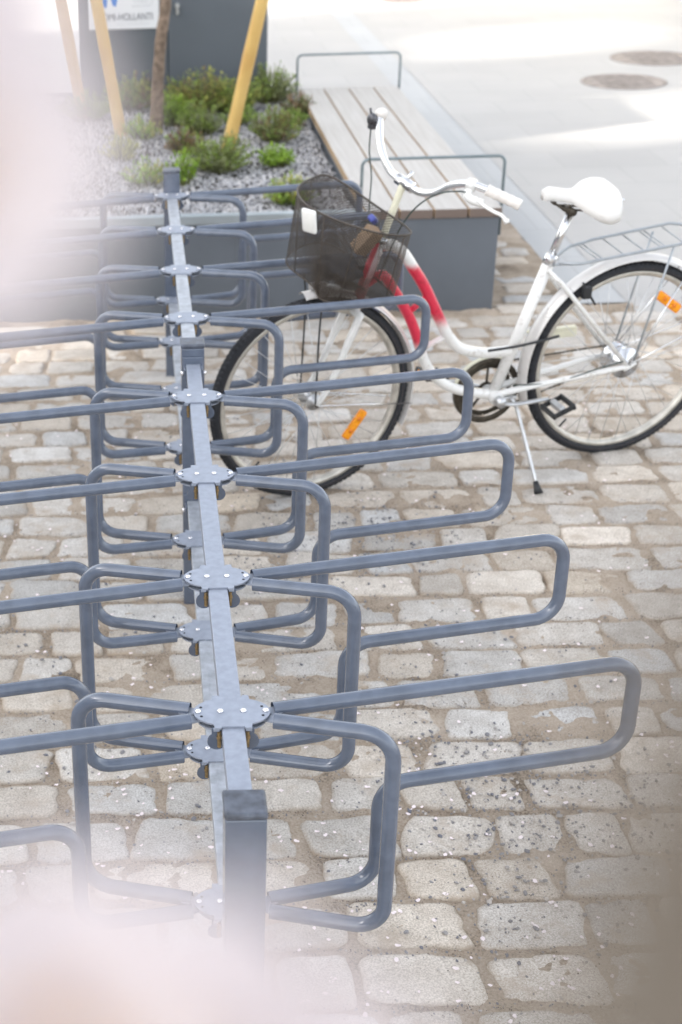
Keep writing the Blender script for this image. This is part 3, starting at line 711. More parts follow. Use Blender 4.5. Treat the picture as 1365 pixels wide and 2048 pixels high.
for i, y in enumerate(PY):
    cluster(y, 0, plate_m); cluster(y, -HH, plate_m)
    for nm, sx, fn, th in (('long_hoop', 1, hoop_pts_long, TL), ('short_hoop', 1, hoop_pts_short, TS), ('long_hoop', -1, hoop_pts_long, TL), ('short_hoop', -1, hoop_pts_short, TS)):
        key = (nm, sx); rz = random.gauss(0, .006) if i else 0
        if key not in hoops:
            mb = MB(); hollow(mb, fn(sx, th)); hoops[key] = mb.build(nm, rack_m, rk, loc=(xo(y), y, -ZG))
        else: dup(hoops[key], rk, (xo(y), y, -ZG), (0, 0, rz))

# ------------------------------------------------------------------ bicycle
BPH = .25876
bk = thing('bicycle', 'white step through city bicycle with a red band on the frame, parked in the rack', 'bicycle', (.396, 2.402, ZG), rot=(R(3), 0, BPH))
WB = 1.108; RW = .345
def b(s, w_, h): return Vector((s, -w_, h))          # s along the bike from the front hub, w towards the viewer, h up
def wheel(cs, turn, name, tagang, front):
    c_ = b(cs, 0, RW)
    # rim mesh is the wheel part
    n = 72; mb = MB(); mb.lathe([(.306, -.013), (.318, -.013), (.318, -.0115), (.311, -.006), (.311, .006), (.318, .0115), (.318, .013), (.306, .013), (.297, .006), (.297, -.006)], n)
    wl = mb.build(name, rim_m, bk); wl.location = c_; wl.rotation_euler = (0, 0, turn)
    mb = MB(); prof = []
    for k in range(14): a = 2*math.pi*k/14; prof.append((.3260+.0190*math.cos(a)*(1.0 if math.cos(a) > 0 else .75), .0205*math.sin(a)))
    mb.lathe(prof, n)
    for k in range(120):     # tread blocks
        a = 2*math.pi*k/120
        for yy, sh in ((-.012, 0), (0, .013), (.012, 0)):
            M = Matrix.Rotation(-(a+sh), 4, 'Y') @ Matrix.Translation((.3440 if yy == 0 else .3405, yy, 0)) @ Matrix.Rotation(yy*30, 4, 'Z')
            mb.box((-.0018, -.0044, -.0060), (.0016, .0044, .0060), 0, M)
    t = mb.build('tyre', rubber_m, wl)
    mb = MB()
    for s in (-1, 1): mb.lathe([(.3175, s*.0138), (.3245, s*.0192), (.3245, s*.0202), (.3175, s*.0146)], n)
    mb.build('sidewall_stripe', wallrub_m, wl)
    hr = .016 if front else .042
    mb = MB(); mb.lathe([(0.004, -.045), (.010, -.045), (.010, -.034), (hr+.012, -.033), (hr+.012, -.029), (hr, -.027), (hr*.8, 0), (hr, .027), (hr+.012, .029), (hr+.012, .033), (.010, .034), (.010, .045), (.004, .045)], 28, closed=False)
    mb.build('hub', alu_m if front else chrome_m, wl)
    mb = MB(); mb.cyl((0, -.062, 0), (0, .062, 0), .0048, 12); mb.cyl((0, -.058, 0), (0, -.050, 0), .0095, 6); mb.cyl((0, .058, 0), (0, .050, 0), .0095, 6); mb.build('axle', greasy_m, wl)
    sp = None
    NS = 36
    for k in range(NS):
        side = -1 if k % 2 else 1; lead = 1 if (k//2) % 2 else -1
        a = 2*math.pi*(k+.5)/NS; ah = a + lead*R(62 if front else 55)
        p0 = Vector((math.cos(ah)*(hr+.008), side*.031, math.sin(ah)*(hr+.008))); p1 = Vector((math.cos(a)*.300, side*.004, math.sin(a)*.300))
        mb = MB(); mb.cyl(p0, p1, .0011, 6); mb.build('spoke', alu_m, wl)
    mb = MB(); mb.cyl((.297*math.cos(4), 0, .297*math.sin(4)), (.262*math.cos(4), 0, .262*math.sin(4)), .0035, 8); mb.build('valve', blackpl, wl)
    for ra, rr in tagang:
        M = Matrix.Rotation(-ra, 4, 'Y') @ Matrix.Translation((rr, -.012, 0))
        mb = MB(); mb.box((-.016, -.006, -.056), (.016, .004, .056), .007, M); rf = mb.build('reflector', orange_m, wl, smooth=False)
        mb = MB()
        for zz in (-.024, .024): mb.cyl(M @ Vector((0, -.0065, zz)), M @ Vector((0, -.0075, zz)), .008, 12)
        mb.build('reflector_boss', mat('reflector_boss_orange', (.80, .22, .01), .4), rf)
    return wl
ST = R(4)
wheel(0, ST, 'front_wheel', [(-.62, .195)], True)
wheel(WB, 0, 'rear_wheel', [(.944, .240)], False)

def tube_obj(name, pts, r, m, parent=bk, n=14, rads=None, sub=8, smooth_path=True, flat=None):
    p = catmull(pts, sub) if smooth_path and len(pts) > 2 else pts
    if rads: 
        K = len(rads)-1; rr = []
        for i in range(len(p)):
            u = i/(len(p)-1)*K; k = min(int(u), K-1); rr.append(rads[k]*(1-(u-k))+rads[k+1]*(u-k))
    else: rr = None
    mb = MB(); mb.tube(p, r, n, rads=rr, flat=flat); return mb.build(name, m, parent)
# frame: one welded mesh
mb = MB()
mb.tube([b(.140, 0, .655), b(.205, 0, .845)], .0185, 20)                          # head tube
mb.tube(catmull([b(.200, 0, .835), b(.245, 0, .832), b(.283, 0, .806), b(.325, 0, .748), b(.370, 0, .680), b(.442, 0, .545), b(.470, 0, .500), b(.512, 0, .458), b(.584, 0, .433), b(.650, 0, .427), b(.712, 0, .428)], 7), .0180, 18)
mb.tube(catmull([b(.160, 0, .715), b(.220, 0, .738), b(.262, 0, .685), b(.315, 0, .603), b(.350, 0, .530), b(.372, 0, .470), b(.402, 0, .405), b(.450, 0, .350), b(.500, 0, .318), b(.560, 0, .296), b(.640, 0, .275)], 7), .0168, 18)
mb.tube([b(.318, 0, .602), b(.385, 0, .655)], .010, 12)
mb.tube([b(.372, 0, .468), b(.462, 0, .508)], .010, 12)
mb.tube([b(.647, 0, .273), b(.800, 0, .735)], .0188, 18)                          # seat tube
mb.tube([b(.647, .038, .273), b(.647, -.038, .273)], .023, 20)                    # bottom bracket shell
for s in (-1, 1):
    mb.tube(catmull([b(.655, s*.022, .285), b(.78, s*.034, .305), b(1.02, s*.055, .335), b(WB, s*.056, RW-.002)], 5), .0095, 12, rads=[.011]*6+[.0095]*6+[.0082]*4)
    mb.tube([b(.785, s*.018, .700), b(.83, s*.040, .655), b(WB-.01, s*.056, RW+.004)], .008, 12)
    mb.tube([b(WB-.02, s*.058, RW-.012), b(WB+.02, s*.058, RW+.010)], .012, 10, flat=(1, .35))
fr = mb.build('frame', redfade_m, bk)
red = fr.data.attributes.new('red', 'FLOAT', 'POINT')
def sm(x, a, c): t = max(0, min(1, (x-a)/(c-a))); return t*t*(3-2*t)
vals = []
for v_ in fr.data.vertices:
    s, h = v_.co.x, v_.co.z
    up = (s > .262 and s < .60 and h > .44 and (s+h > .97 or h > .55)) and (h-.45) > (s-.30)*-.9
    if s < .56 and h + 1.43*s > 1.13: val = (1-sm(-h, -.575, -.520)) if h < .78 else 1-sm(h, .745, .775)      # upper tube
    else: val = sm(h, .455, .510) if s < .47 else 0
    if s < .56 and h + 1.43*s > 1.13: val = sm(h, .535, .585)*(1-sm(h, .748, .772))
    vals.append(val if s < .56 else 0)
red.data.foreach_set('value', vals)
# headset, fork
mb = MB(); mb.tube([b(.134, 0, .640), b(.139, 0, .654)], .0225, 20); mb.tube([b(.206, 0, .846), b(.212, 0, .862)], .0225, 20); mb.build('headset', chrome_m, bk)
mb = MB(); mb.tube([b(.130, -.058, .632), b(.130, .058, .632)], .013, 12)
for s in (-1, 1): mb.tube(catmull([b(.132, s*.052, .637), b(.095, s*.055, .545), b(.055, s*.056, .440), b(.022, s*.056, .375), b(0, s*.056, RW)], 5), .01, 12, rads=[.0125-.0002*i for i in range(21)])
fk = mb.build('fork', white_m, bk)
# mudguards
def mudguard(name, cs, a0, a1, r, m, turn=0, wd=.029):
    mb = MB(); vs = []; N = 60; K = 11; fs = []
    for layer in (0, .0012):
        for i in range(N+1):
            a = R(a0+(a1-a0)*i/N)
            for k in range(K):
                u = -1+2*k/(K-1); rr = r+layer - .016*abs(u)**2.2; vs.append(Vector((rr*math.cos(a), u*wd, rr*math.sin(a))))
    L = (N+1)*K
    for i in range(N):
        for k in range(K-1):
            q = (i*K+k, i*K+k+1, (i+1)*K+k+1, (i+1)*K+k); fs.append(q); fs.append(tuple(L+x for x in q[::-1]))
    for i in range(N):
        for k in (0, K-1): fs.append((i*K+k, (i+1)*K+k, L+(i+1)*K+k, L+i*K+k))
    mb.add(vs, fs); o = mb.build(name, m, bk); o.location = b(cs, 0, RW); o.rotation_euler = (0, 0, turn); return o
rmg = mudguard('rear_mudguard', WB, 196, -35, .372, fender_m)
fmg = mudguard('front_mudguard', 0, 97, -24, .368, fender_m, ST, .028)
for s in (-1, 1):
    for a in (58, 20): 
        p = Vector((.366*math.cos(R(a)), s*.026, .366*math.sin(R(a)))); mb = MB(); mb.tube([(0, s*.060, .006), p], .0024, 8); mb.build('stay', chrome_m, rmg)
    p = Vector((.362*math.cos(R(-10)), s*.026, .362*math.sin(R(-10)))); mb = MB(); mb.tube([(0, s*.062, 0), p], .0022, 8); mb.build('stay', chrome_m, fmg)
# front bracket on the mudguard nose
mb = MB(); mb.box((-.050, -.030, .372), (-.004, .022, .377), .001, Matrix.Rotation(R(14), 4, 'Y')); mb.box((-.020, -.012, .372), (.035, .012, .392), .002); mb.build('bracket', alu_m, fmg, smooth=False)
# stem, handlebar
tube_obj('seat_post', [b(.800, 0, .735), b(.848, 0, .880)], .0128, chrome_m, smooth_path=False, n=18)
mb = MB(); mb.tube([b(.793, 0, .714), b(.803, 0, .745)], .0205, 18); mb.tube([b(.815, .02, .735), b(.775, .02, .742)], .004, 8); mb.build('seat_clamp', chrome_m, bk)
stem = tube_obj('stem', [b(.212, 0, .860), b(.262, 0, 1.010), b(.272, 0, 1.026)], .0112, cream_m, n=18)
mb = MB(); mb.tube([b(.285, .030, 1.018), b(.262, -.030, 1.034)], .0175, 18); mb.tube([b(.274, 0, 1.03), b(.295, 0, 1.060)], .006, 8); mb.build('stem_clamp', chrome_m, bk)
hb = tube_obj('handlebar', [b(.302, -.275, 1.172), b(.286, -.245, 1.150), b(.268, -.195, 1.112), b(.258, -.140, 1.074), b(.262, -.080, 1.040), b(.274, 0, 1.026), b(.300, .052, 1.010), b(.332, .090, 1.018), b(.360, .130, 1.048), b(.392, .170, 1.062), b(.432, .200, 1.052), b(.500, .250, 1.022)], .0118, mat('white_handlebar_chrome', (.80, .81, .82), .20, .85, .04, 20, coat=.5), n=18)
def grip(p0, p1, name='grip'):
    mb = MB(); N = 40; pts = [p0.lerp(p1, i/N) for i in range(N+1)]; mb.tube(pts, .016, 18, rads=[.0155+.0014*abs(math.sin(i/N*math.pi*5)) + (.003 if i in (0, 1) else 0) for i in range(N+1)]); return mb.build(name, grip_m, hb)
grip(b(.438, .205, 1.050), b(.520, .265, 1.013)); grip(b(.298, -.262, 1.166), b(.340, -.370, 1.135)); mb = MB(); mb.tube([b(.296, -.252, 1.160), b(.298, -.262, 1.168), b(.301, -.272, 1.172)], .02, 18, rads=[.014, .0205, .0195]); mb.build('grip_collar', grip_m, hb)
mb = MB(); mb.tube([b(.392, .168, 1.062), b(.412, .185, 1.058)], .0185, 16); mb.tube(catmull([b(.395, .178, 1.052), b(.385, .190, 1.032), b(.400, .202, 1.020), b(.425, .215, 1.012)], 4), .011, 10, flat=(1.2, .8)); br = mb.build('brake_lever_mount', white_m, bk)
mb = MB(); mb.tube(catmull([b(.405, .200, 1.030), b(.420, .225, 1.012), b(.445, .245, .996), b(.463, .262, .988), b(.474, .275, .974)], 5), .0058, 10, rads=None, flat=(1.3, .8)); mb.tube([b(.472, .274, .978), b(.476, .277, .968)], .0085, 10); mb.build('brake_lever', white_m, bk)
# bell on the far end
mb = MB(); bp_ = b(.270, -.262, 1.152); vs = []
mb.tube([bp_+Vector((0, 0, 0)), bp_+Vector((-.004, -.004, .010)), bp_+Vector((-.008, -.008, .019)), bp_+Vector((-.010, -.010, .024))], .02, 20, rads=[.018, .0175, .012, .003]); mb.tube([bp_+Vector((-.006, 0, .018)), bp_+Vector((-.010, .002, .040))], .004, 8); mb.box(tuple(bp_+Vector((-.012, -.012, -.026))), tuple(bp_+Vector((.022, .014, -.001))), .003)
mb.build('bell', mat('bell_grey_steel', (.12, .12, .13), .25, .7, .2, 40), bk)
# cables
tube_obj('brake_cable', [b(.262, -.255, 1.135), b(.262, -.255, 1.06), b(.268, -.24, .98), b(.25, -.20, .90), b(.21, -.10, .80), b(.16, -.03, .70)], .0024, darkgreen, n=8)
tube_obj('brake_cable', [b(.392, .190, 1.040), b(.36, .180, 1.045), b(.315, .140, 1.030), b(.272, .100, .985), b(.248, .060, .92), b(.235, .030, .85), b(.20, .02, .74)], .0024, darkgreen, n=8)
tube_obj('brake_cable', [b(.70, .034, .315), b(.85, .047, .315), b(1.0, .06, .352), b(WB-.03, .066, .368)], .0022, darkgreen, n=8)
# basket
rim_c = [(-.038, .00, .985), (-.028, -.12, .997), (.040, -.195, 1.003), (.120, -.210, 1.000), (.195, -.030, .955), (.226, .165, .930), (.130, .188, .940), (.020, .115, .966)]
bot_c = [(-.022, .02, .738), (-.062, -.100, .775), (.010, -.160, .800), (.110, -.160, .795), (.175, -.02, .750), (.205, .125, .708), (.095, .140, .704), (-.004, .078, .708)]
RL = catmull([b(*p) for p in rim_c], 14, True); BL = catmull([b(*p) for p in bot_c], 14, True)
mb = MB(); mb.tube(RL, .0033, 10, closed=True); bkt = mb.build('basket', basket_m, bk)
def wiremesh(ring_a, ring_b, nv, r, name, closed=True):
    N = len(ring_a); mb = MB()
    def P(i, j): t = j/nv; return ring_a[i % N].lerp(ring_b[i % N], t)
    vs = []; fs = []
    for sgn in (1, -1):
        for i in range(N):
            pts = [P(i+sgn*j, j) for j in range(nv+1)]
            # a thin strip of expanded metal
            for j in range(nv):
                a, c_ = pts[j], pts[j+1]; d = (c_-a).normalized(); out = Vector((a.x-.09, a.y, 0)).normalized(); wv = d.cross(out).normalized()*r
                o2 = out*r*.6*sgn
                k = len(vs); vs += [a-wv+o2, a+wv+o2, c_+wv+o2, c_-wv+o2]; fs.append((k, k+1, k+2, k+3))
    mb.add(vs, fs); return mb.build(name, basket_m, bkt, smooth=False)
wiremesh(RL, BL, 26, .0011, 'side_mesh')
cen = sum(BL, Vector())/len(BL)
inner = [cen + (p-cen)*.02 for p in BL]
wiremesh(BL, inner, 22, .0007, 'bottom_mesh')
mb = MB(); mb.tube(BL, .0026, 8, closed=True); mb.build('bottom_ring', basket_m, bkt)
for i in (8, 30, 58, 76, 92, 104):
    mb = MB(); mb.tube([RL[i], BL[i]], .0016, 6); mb.build('upright_wire', basket_m, bkt)
M = Matrix.Translation(b(-.040, .028, .950)) @ Matrix.Rotation(R(-62), 4, 'Z') @ Matrix.Rotation(R(8), 4, 'X')
mb = MB(); mb.box((-.027, -.012, -.040), (.027, .004, .036), .008, M); mb.build('basket_reflector', mat('white_reflector', (.85, .84, .80), .18, 0, .06, 200, .0012, 300, coat=.6), bkt, smooth=True)
for s, a0 in ((.05, (.02, .05, .716)), (-.05, (-.02, -.05, .750))):
    tube_obj('basket_stay', [b(*a0), b(-.005, s*1.3, .640), b(-.008, s*1.35, RW+.01)], .0030, blackpl, n=8)
mb = MB(); mb.box(tuple(b(.10, -.02, .735)-Vector((.03, .02, .0))), tuple(b(.20, -.02, .765)+Vector((0, .05, .01))), .004); mb.build('basket_bracket', blackpl, bk, smooth=False)
# saddle
def saddle():
    mb = MB(); N = 26; K = 22; vs = []; fs = []
    for i in range(N+1):
        t = i/N; s = .742 + .258*t
        hw = .017 + .0105*t + .080*sm(t, .32, .76); hw *= math.sqrt(max(0.0, 1-((t-.78)/.222)**2)) if t > .78 else 1
        if t < .06: hw *= .55+.45*math.sqrt(t/.06)
        hw = max(hw, .004)
        top = .975 - .012*math.sin(t*3.1) + .016*sm(t, .5, .95) - .012*sm(t, .93, 1) - .012*(1-sm(t, 0, .1)) - .030*t
        dep = .032+.036*sm(t, .3, .75)
        for k in range(K):
            a = math.pi*(k/(K-1)); c_ = math.cos(a); sn = math.sin(a)
            ww = hw*(abs(c_)**.75)*(1 if c_ > 0 else -1); z = top - dep*(1-sn**.55) ; z -= .010*(1-abs(c_))**3*sm(t, .5, .9)*.6
            vs.append(b(s, ww, z-ww*.20))
        for k in range(K):
            a = math.pi*(k/(K-1)); c_ = math.cos(a)
            vs.append(b(s, hw*.93*c_, top-dep-.001-hw*.93*c_*.20))
    W2 = 2*K
    for i in range(N):
        for k in range(K-1):
            fs.append((i*W2+k, (i+1)*W2+k, (i+1)*W2+k+1, i*W2+k+1)); fs.append((i*W2+K+k, i*W2+K+k+1, (i+1)*W2+K+k+1, (i+1)*W2+K+k))
        fs.append((i*W2, i*W2+K, (i+1)*W2+K, (i+1)*W2)); fs.append((i*W2+K-1, (i+1)*W2+K-1, (i+1)*W2+W2-1, i*W2+W2-1))
    for i in (0, N): 
        for k in range(K-1): q = (i*W2+k, i*W2+k+1, i*W2+K+k+1, i*W2+K+k); fs.append(q if i == 0 else q[::-1])
    mb.add(vs, fs); return mb.build('saddle', saddle_m, bk)
sdl = saddle()
mb = MB()
for s in (-1, 1): mb.tube(catmull([b(.762, s*.006, .945), b(.80, s*.022, .905), b(.86, s*.024, .893), b(.92, s*.026, .885), b(.985, s*.038, .880)], 5), .0036, 8)
mb.tube([b(.842, -.03, .888), b(.842, .03, .888)], .012, 12); mb.box((.94, -.03, .868), (.985, .03, .885), .003); mb.build('saddle_rails', greasy_m, sdl)
mb = MB(); 
for w_ in (.062, -.062): mb.tube([b(.985, w_, .925), b(.992, w_*1.02, .925)], .0045, 8)
mb.build('saddle_rivet', chrome_m, sdl)
# cranks, chain
mb = MB()
RM = Matrix.Translation(b(.647, -.048, .273))
mb.lathe([(.078, -.002), (.090, -.002), (.090, .002), (.078, .002)], 48, RM)
mb.lathe([(.018, -.003), (.028, -.003), (.028, .003), (.018, .003)], 24, RM)
for k in range(5):
    a = 2*math.pi*k/5+.3; mb.tube([RM @ Vector((.02*math.cos(a), 0, .02*math.sin(a))), RM @ Vector((.08*math.cos(a), 0, .08*math.sin(a)))], .007, 8, flat=(1, .4))
for k in range(46): a = 2*math.pi*k/46; mb.tube([RM @ Vector((.089*math.cos(a), 0, .089*math.sin(a))), RM @ Vector((.0945*math.cos(a), 0, .0945*math.sin(a)))], .0022, 5)
cs = mb.build('chainring', greasy_m, bk)
mb = MB(); mb.lathe([(.094, -.014), (.116, -.014), (.116, .008), (.113, .008), (.113, -.012), (.094, -.012)], 60, RM); mb.build('chain_guard_ring', greasy_m, bk)
mb = MB(); 
aa = [R(60+i*8) for i in range(15)]; mb.tube([RM @ Vector((.117*math.cos(a), .0, .117*math.sin(a))) for a in aa], .006, 8, flat=(1.6, .5)); mb.box((.78, .040, .455), (.955, .060, .467), .003, Matrix.Translation((0, 0, 0)) @ Matrix.Rotation(0, 4, 'Y')); mb.box((.78, .038, .432), (.955, .042, .455), .001)
mb.build('chain_guard', cream_m, bk, smooth=False)
cog = b(WB, -.048, RW)
mb = MB(); top = []; N = 60
p0, p1 = b(.655, -.048, .366), b(WB, -.048, RW+.036); q0, q1 = b(.650, -.048, .180), b(WB, -.048, RW-.036)
arc = [Vector((RM.translation.x-.093*math.cos(t), RM.translation.y, RM.translation.z-.093*math.sin(t))) for t in [R(-88+i*176/18) for i in range(19)]]
for i in range(18): mb.tube([arc[i], arc[i+1]], .0036, 6)
arc = [Vector((WB+.036*math.cos(t), .048, RW+.036*math.sin(t))) for t in [R(-88+i*176/10) for i in range(11)]]
for i in range(10): mb.tube([arc[i], arc[i+1]], .0036, 6)
for a_, c_ in ((p0, p1), (q0, q1)):
    for i in range(N):
        u = a_.lerp(c_, i/N); v2 = a_.lerp(c_, (i+.72)/N); mb.tube([u, v2], .0042 if i % 2 else .0034, 6, flat=(1, .8))
mb.build('chain', greasy_m, bk, smooth=False)
mb = MB(); mb.lathe([(.01, -.002), (.036, -.002), (.036, .002), (.01, .002)], 24, Matrix.Translation(cog)); mb.build('sprocket', greasy_m, bk)
ca = b(.772, .082, .275)
mb = MB(); mb.tube(catmull([b(.647, .058, .273), b(.66, .064, .268), b(.70, .070, .264), b(.775, .072, .268), b(.812, .074, .270)], 4), .0085, 12, flat=(1.1, .8)); mb.tube([b(.647, .046, .273), b(.647, .072, .273)], .0175, 16); mb.build('crank', alu_m, bk)
mb = MB(); mb.tube(catmull([b(.647, -.058, .273), b(.60, -.070, .285), b(.54, -.075, .300), b(.490, -.078, .305)], 4), .0085, 12); mb.build('crank', alu_m, bk)
def pedal(c_, rx, rf=None):
    M = Matrix.Translation(c_) @ Matrix.Rotation(rx, 4, 'Y')
    mb = MB(); mb.cyl(M @ Vector((0, .052, 0)), M @ Vector((0, -.048, 0)), .006, 10)
    for sx in (-1, 1): mb.box((sx*.036-.006, -.046, -.011), (sx*.036+.006, .046, .011), .004, M)
    for yy in (-.044, .038): mb.box((-.036, yy, -.009), (.036, yy+.006, .009), .002, M)
    p = mb.build('pedal', blackpl, bk, smooth=False)
    mb = MB(); mb.box((-.010, -.036, -.012), (.010, .036, .012), .003, M); mb.build('pedal_body', alu_m, p, smooth=False)
    if rf: mb = MB(); mb.box((-.045, -.022, -.008), (-.042, .022, .008), .001, M); mb.build('pedal_reflector', orange_m, p, smooth=False)
pedal(b(.815, .135, .268), R(-22)); pedal(b(.490, -.135, .310), R(10), True)
# kickstand
mb = MB(); mb.tube(catmull([b(.700, .030, .268), b(.712, .055, .240), b(.716, .13, .150), b(.722, .225, .030)], 4), .0062, 10); ks = mb.build('kickstand', alu_m, bk)
mb = MB(); mb.tube([b(.7205, .214, .046), b(.723, .240, .013)], .01, 12, rads=[.0075, .0135], flat=(1.2, .8)); mb.build('rubber_foot', blackpl, ks)
mb = MB(); mb.box((.675, -.03, .255), (.725, .03, .272), .003); mb.build('kickstand_mount', alu_m, bk, smooth=False)
# thin dark strap rod across the seat tube
tube_obj('ring_lock_arm', [b(.595, .035, .452), b(.68, .050, .462), b(.76, .050, .470), b(.845, .035, .474)], .0046, blackpl, n=10)
mb = MB(); mb.box((.905, -.052, .598), (.935, -.030, .640), .004); mb.tube([(.90, -.045, .655), (.955, -.045, .575)], .004, 8); mb.build('rim_brake', blackpl, bk, smooth=False)
# luggage carrier
mb = MB()
mb.tube(fillet([b(.815, .030, .722), b(.875, .062, .728), b(1.02, .064, .742), b(1.255, .064, .762), b(1.315, .04, .768), b(1.315, -.04, .780), b(1.255, -.064, .785), b(.985, -.064, .757), b(.90, -.062, .742), b(.830, -.030, .722)], .04, 6), .0052, 12)
for s_ in (.93, .945, 1.02, 1.09, 1.15, 1.165, 1.23):
    mb.tube([b(s_, .063, .734+(s_-.9)*.09), b(s_, -.063, .742+(s_-.9)*.10)], .0022, 8)
mb.tube([b(.815, .030, .722), b(.800, .018, .715)], .0045, 8); mb.tube([b(.830, -.030, .722), b(.80, -.018, .715)], .0045, 8)
cr_ = mb.build('luggage_carrier', carrier_m, bk)
for s in (-1, 1):
    mb = MB(); mb.tube([b(1.20, s*.064, .762), b(WB+.012, s*.062, RW+.02)], .0036, 8); mb.build('carrier_strut', carrier_m, cr_)
mb = MB(); mb.box((1.318, -.03, .770), (1.345, .03, .815), .005); tl = mb.build('rear_light', blackpl, bk, smooth=False)
mb = MB(); mb.box((1.346, -.026, .775), (1.352, .026, .810), .003); mb.build('lens', red_m, tl, smooth=False)
mb = MB()
mb.tube(catmull([b(.75+.245*t, (.017+.0105*t+.080*sm(t, .32, .76))*.97*(math.sqrt(max(.0, 1-((t-.78)/.222)**2)) if t > .78 else 1), .975-.030*t-.040-.016*sm(t, .3, .75)-.02*(.017+.080*sm(t, .32, .76))*10*.1*.0 - .20*(.017+.080*sm(t, .32, .76))) for t in [i/9 for i in range(9)]], 4), .0016, 6)
mb.build('saddle_piping', mat('grey_piping', (.45, .44, .43), .6), sdl)
# things lying in the basket
BW = Matrix.Translation((.396, 2.402, ZG)) @ Euler((R(3), 0, BPH)).to_matrix().to_4x4()
def inbasket(name, label, cat, mbx, m, smooth=False):
    o = mbx.build(name, m, smooth=smooth); c_ = sum((v_.co for v_ in o.data.vertices), Vector())/len(o.data.vertices)
    for v_ in o.data.vertices: v_.co -= c_
    o.location = BW @ c_; o.rotation_euler = (R(3), 0, BPH); return tag(o, label, cat)
mb = MB(); M = Matrix.Translation(b(.150, .02, .865)) @ Euler((.5, .4, .3)).to_matrix().to_4x4(); mb.box((-.024, -.022, -.045), (.024, .022, .045), .004, M)
inbasket('cardboard_carton', 'small crumpled tan carton inside the wire basket', 'carton', mb, tan_m)
mb = MB(); M = Matrix.Translation(b(.185, -.02, .915)) @ Euler((.7, .5, .9)).to_matrix().to_4x4(); mb.box((-.026, -.012, -.010), (.026, .012, .010), .006, M)
inbasket('wrapper', 'blue crumpled wrapper at the rear of the wire basket', 'wrapper', mb, bluep_m)
bm = bmesh.new(); bmesh.ops.create_icosphere(bm, subdivisions=4, radius=1); mb = MB(); vs = []
for v_ in bm.verts:
    p = v_.co; d = 1+.35*noise.noise(p*1.8)+.12*noise.noise(p*5); vs.append(b(.080+p.x*.065*d, -.01-p.y*.085*d, .775+max(p.z, -.62)*.035*d))
mb.add(vs, [tuple(x.index for x in f_.verts) for f_ in bm.faces]); bm.free()
inbasket('bag', 'dark crumpled bag filling the bottom of the wire basket', 'bag', mb, bag_m, True)

# ------------------------------------------------------------------ cherry blossom hanging close to the viewer
def blossom(parent, c_, facing, rad=.0165, seed=0):
    rnd = random.Random(seed); Q = facing.normalized().to_track_quat('Z', 'Y').to_matrix(); V = []; F = []
    for layer in range(2):
        for p in range(5):
            a0 = 2*math.pi*(p+layer*.5)/5 + rnd.uniform(-.1, .1); L = rad*(1-.12*layer)*rnd.uniform(.92, 1.08); W = L*.50; cup = rnd.uniform(.15, .45)+.25*layer; k0 = len(V); NU, NV = 8, 7
            for i in range(NU+1):
                u = i/NU; hw = W*math.sin(math.pi*min(1, u*.86+.05))**.7*(1 if u < .9 else .8)
                for j in range(NV):
                    v_ = -1+2*j/(NV-1); r_ = L*u - (L*.10*(1-abs(v_)) if u > .95 else 0); yy = hw*v_
                    z = cup*L*u*u + .25*abs(v_)**2*hw + .06*L*math.sin(u*7+p)*v_
                    V.append(Vector((r_*math.cos(a0)-yy*math.sin(a0), r_*math.sin(a0)+yy*math.cos(a0), z)))
            for i in range(NU):
                for j in range(NV-1): q = k0+i*NV+j; F.append((q, q+1, q+NV+1, q+NV))
    V = [c_ + Q @ v_ for v_ in V]
    o = link_mesh('blossom', V, F, petal_m, parent)
    mb = MB()
    for k in range(14):
        a = rnd.uniform(0, 6.28); t = rnd.uniform(.2, .6); d = Vector((math.cos(a)*t, math.sin(a)*t, 1)).normalized()*rad*.55
        mb.tube([c_, c_ + Q @ d], .00018, 4); mb.tube([c_ + Q @ d, c_ + Q @ (d*1.08)], .0006, 5)
    mb.build('stamens', stamen_m, o)
    mb = MB(); mb.tube([c_ + Q @ Vector((0, 0, -.008)), c_ + Q @ Vector((0, 0, -.004)), c_ + Q @ Vector((0, 0, .0003))], .002, 8, rads=[.0009, .0021, .0024]); mb.build('calyx', calyx_m, o)
    return c_ - (Q @ Vector((0, 0, .008)))
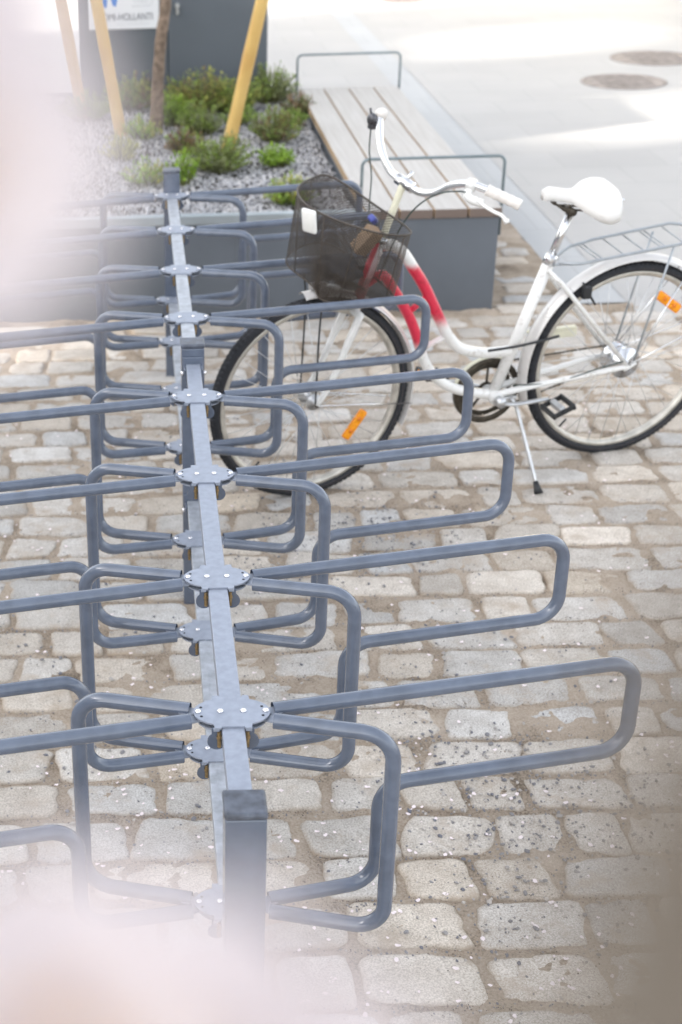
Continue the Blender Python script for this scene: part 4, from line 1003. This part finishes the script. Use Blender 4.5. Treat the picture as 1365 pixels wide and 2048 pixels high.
def camp(u, v_, d):   # a point d metres from the photographer's position, used to set the twigs where they hung
    x = (u - 682.5 + 461.87)/3014.7; y = (1024 - 8.26 - v_)/3014.7
    return CP + (CF + CR*x + CU*y)*d
def branch(label, twig, fl, name='cherry_branch', rad=.003):
    root = thing(name, label, 'blossom branch', tuple(camp(*twig[len(twig)//2])), 'cherry branches close to the viewer')
    org = Vector(root.location)
    pts = catmull([camp(*p)-org for p in twig], 8)
    mb = MB(); mb.tube(pts, rad, 10, rads=[rad*(1.1-.5*i/len(pts)) for i in range(len(pts))]); mb.build('twig', twig_m, root)
    for i, (u, v_, d, fx, fy, rr) in enumerate(fl):
        d *= .78; rr *= .78; c_ = camp(u, v_, d)-org; fc = (-CF + CR*fx + CU*fy)
        e = blossom(root, c_, fc, rr, i*7+int(abs(u)))
        near = min(pts, key=lambda p: (p-e).length); mb = MB(); mb.tube(catmull([e, e.lerp(near, .5)+Vector((0, 0, .002)), near], 5), .0006, 6); mb.build('pedicel', calyx_m, root)
branch('branch with pale pink double blossoms crowding the upper left edge of the photo', [(-900, -500, .20), (-650, 0, .19), (-480, 350, .18), (-420, 700, .175)],
       [(-250, 60, .140, .25, .1, .0175), (-150, 330, .135, .2, -.1, .017), (-25, 330, .165, -.1, .2, .016), (-230, -160, .145, .1, .4, .0175), (-300, 260, .15, .2, .1, .018), (-60, 430, .17, .1, .0, .0155)])
branch('branch with pale pink double blossoms hanging in the lower left corner of the photo', [(-500, 2900, .20), (-100, 2700, .19), (200, 2500, .18), (500, 2600, .17)],
       [(110, 2090, .135, .1, .3, .0175), (400, 2130, .140, -.1, .3, .017), (-180, 2110, .145, .2, .1, .0175), (250, 2240, .155, 0, .1, .018), (640, 2290, .15, -.2, .3, .017), (470, 2090, .16, -.1, .2, .0125), (40, 1960, .16, .1, .2, .013), (-20, 2280, .15, .1, .1, .018)])
branch('bare brown cherry twig crossing the lower right corner of the photo, close to the viewer', [(2450, 700, .066), (1860, 1380, .064), (1550, 1880, .062), (1290, 2700, .060)], [], rad=.0112)
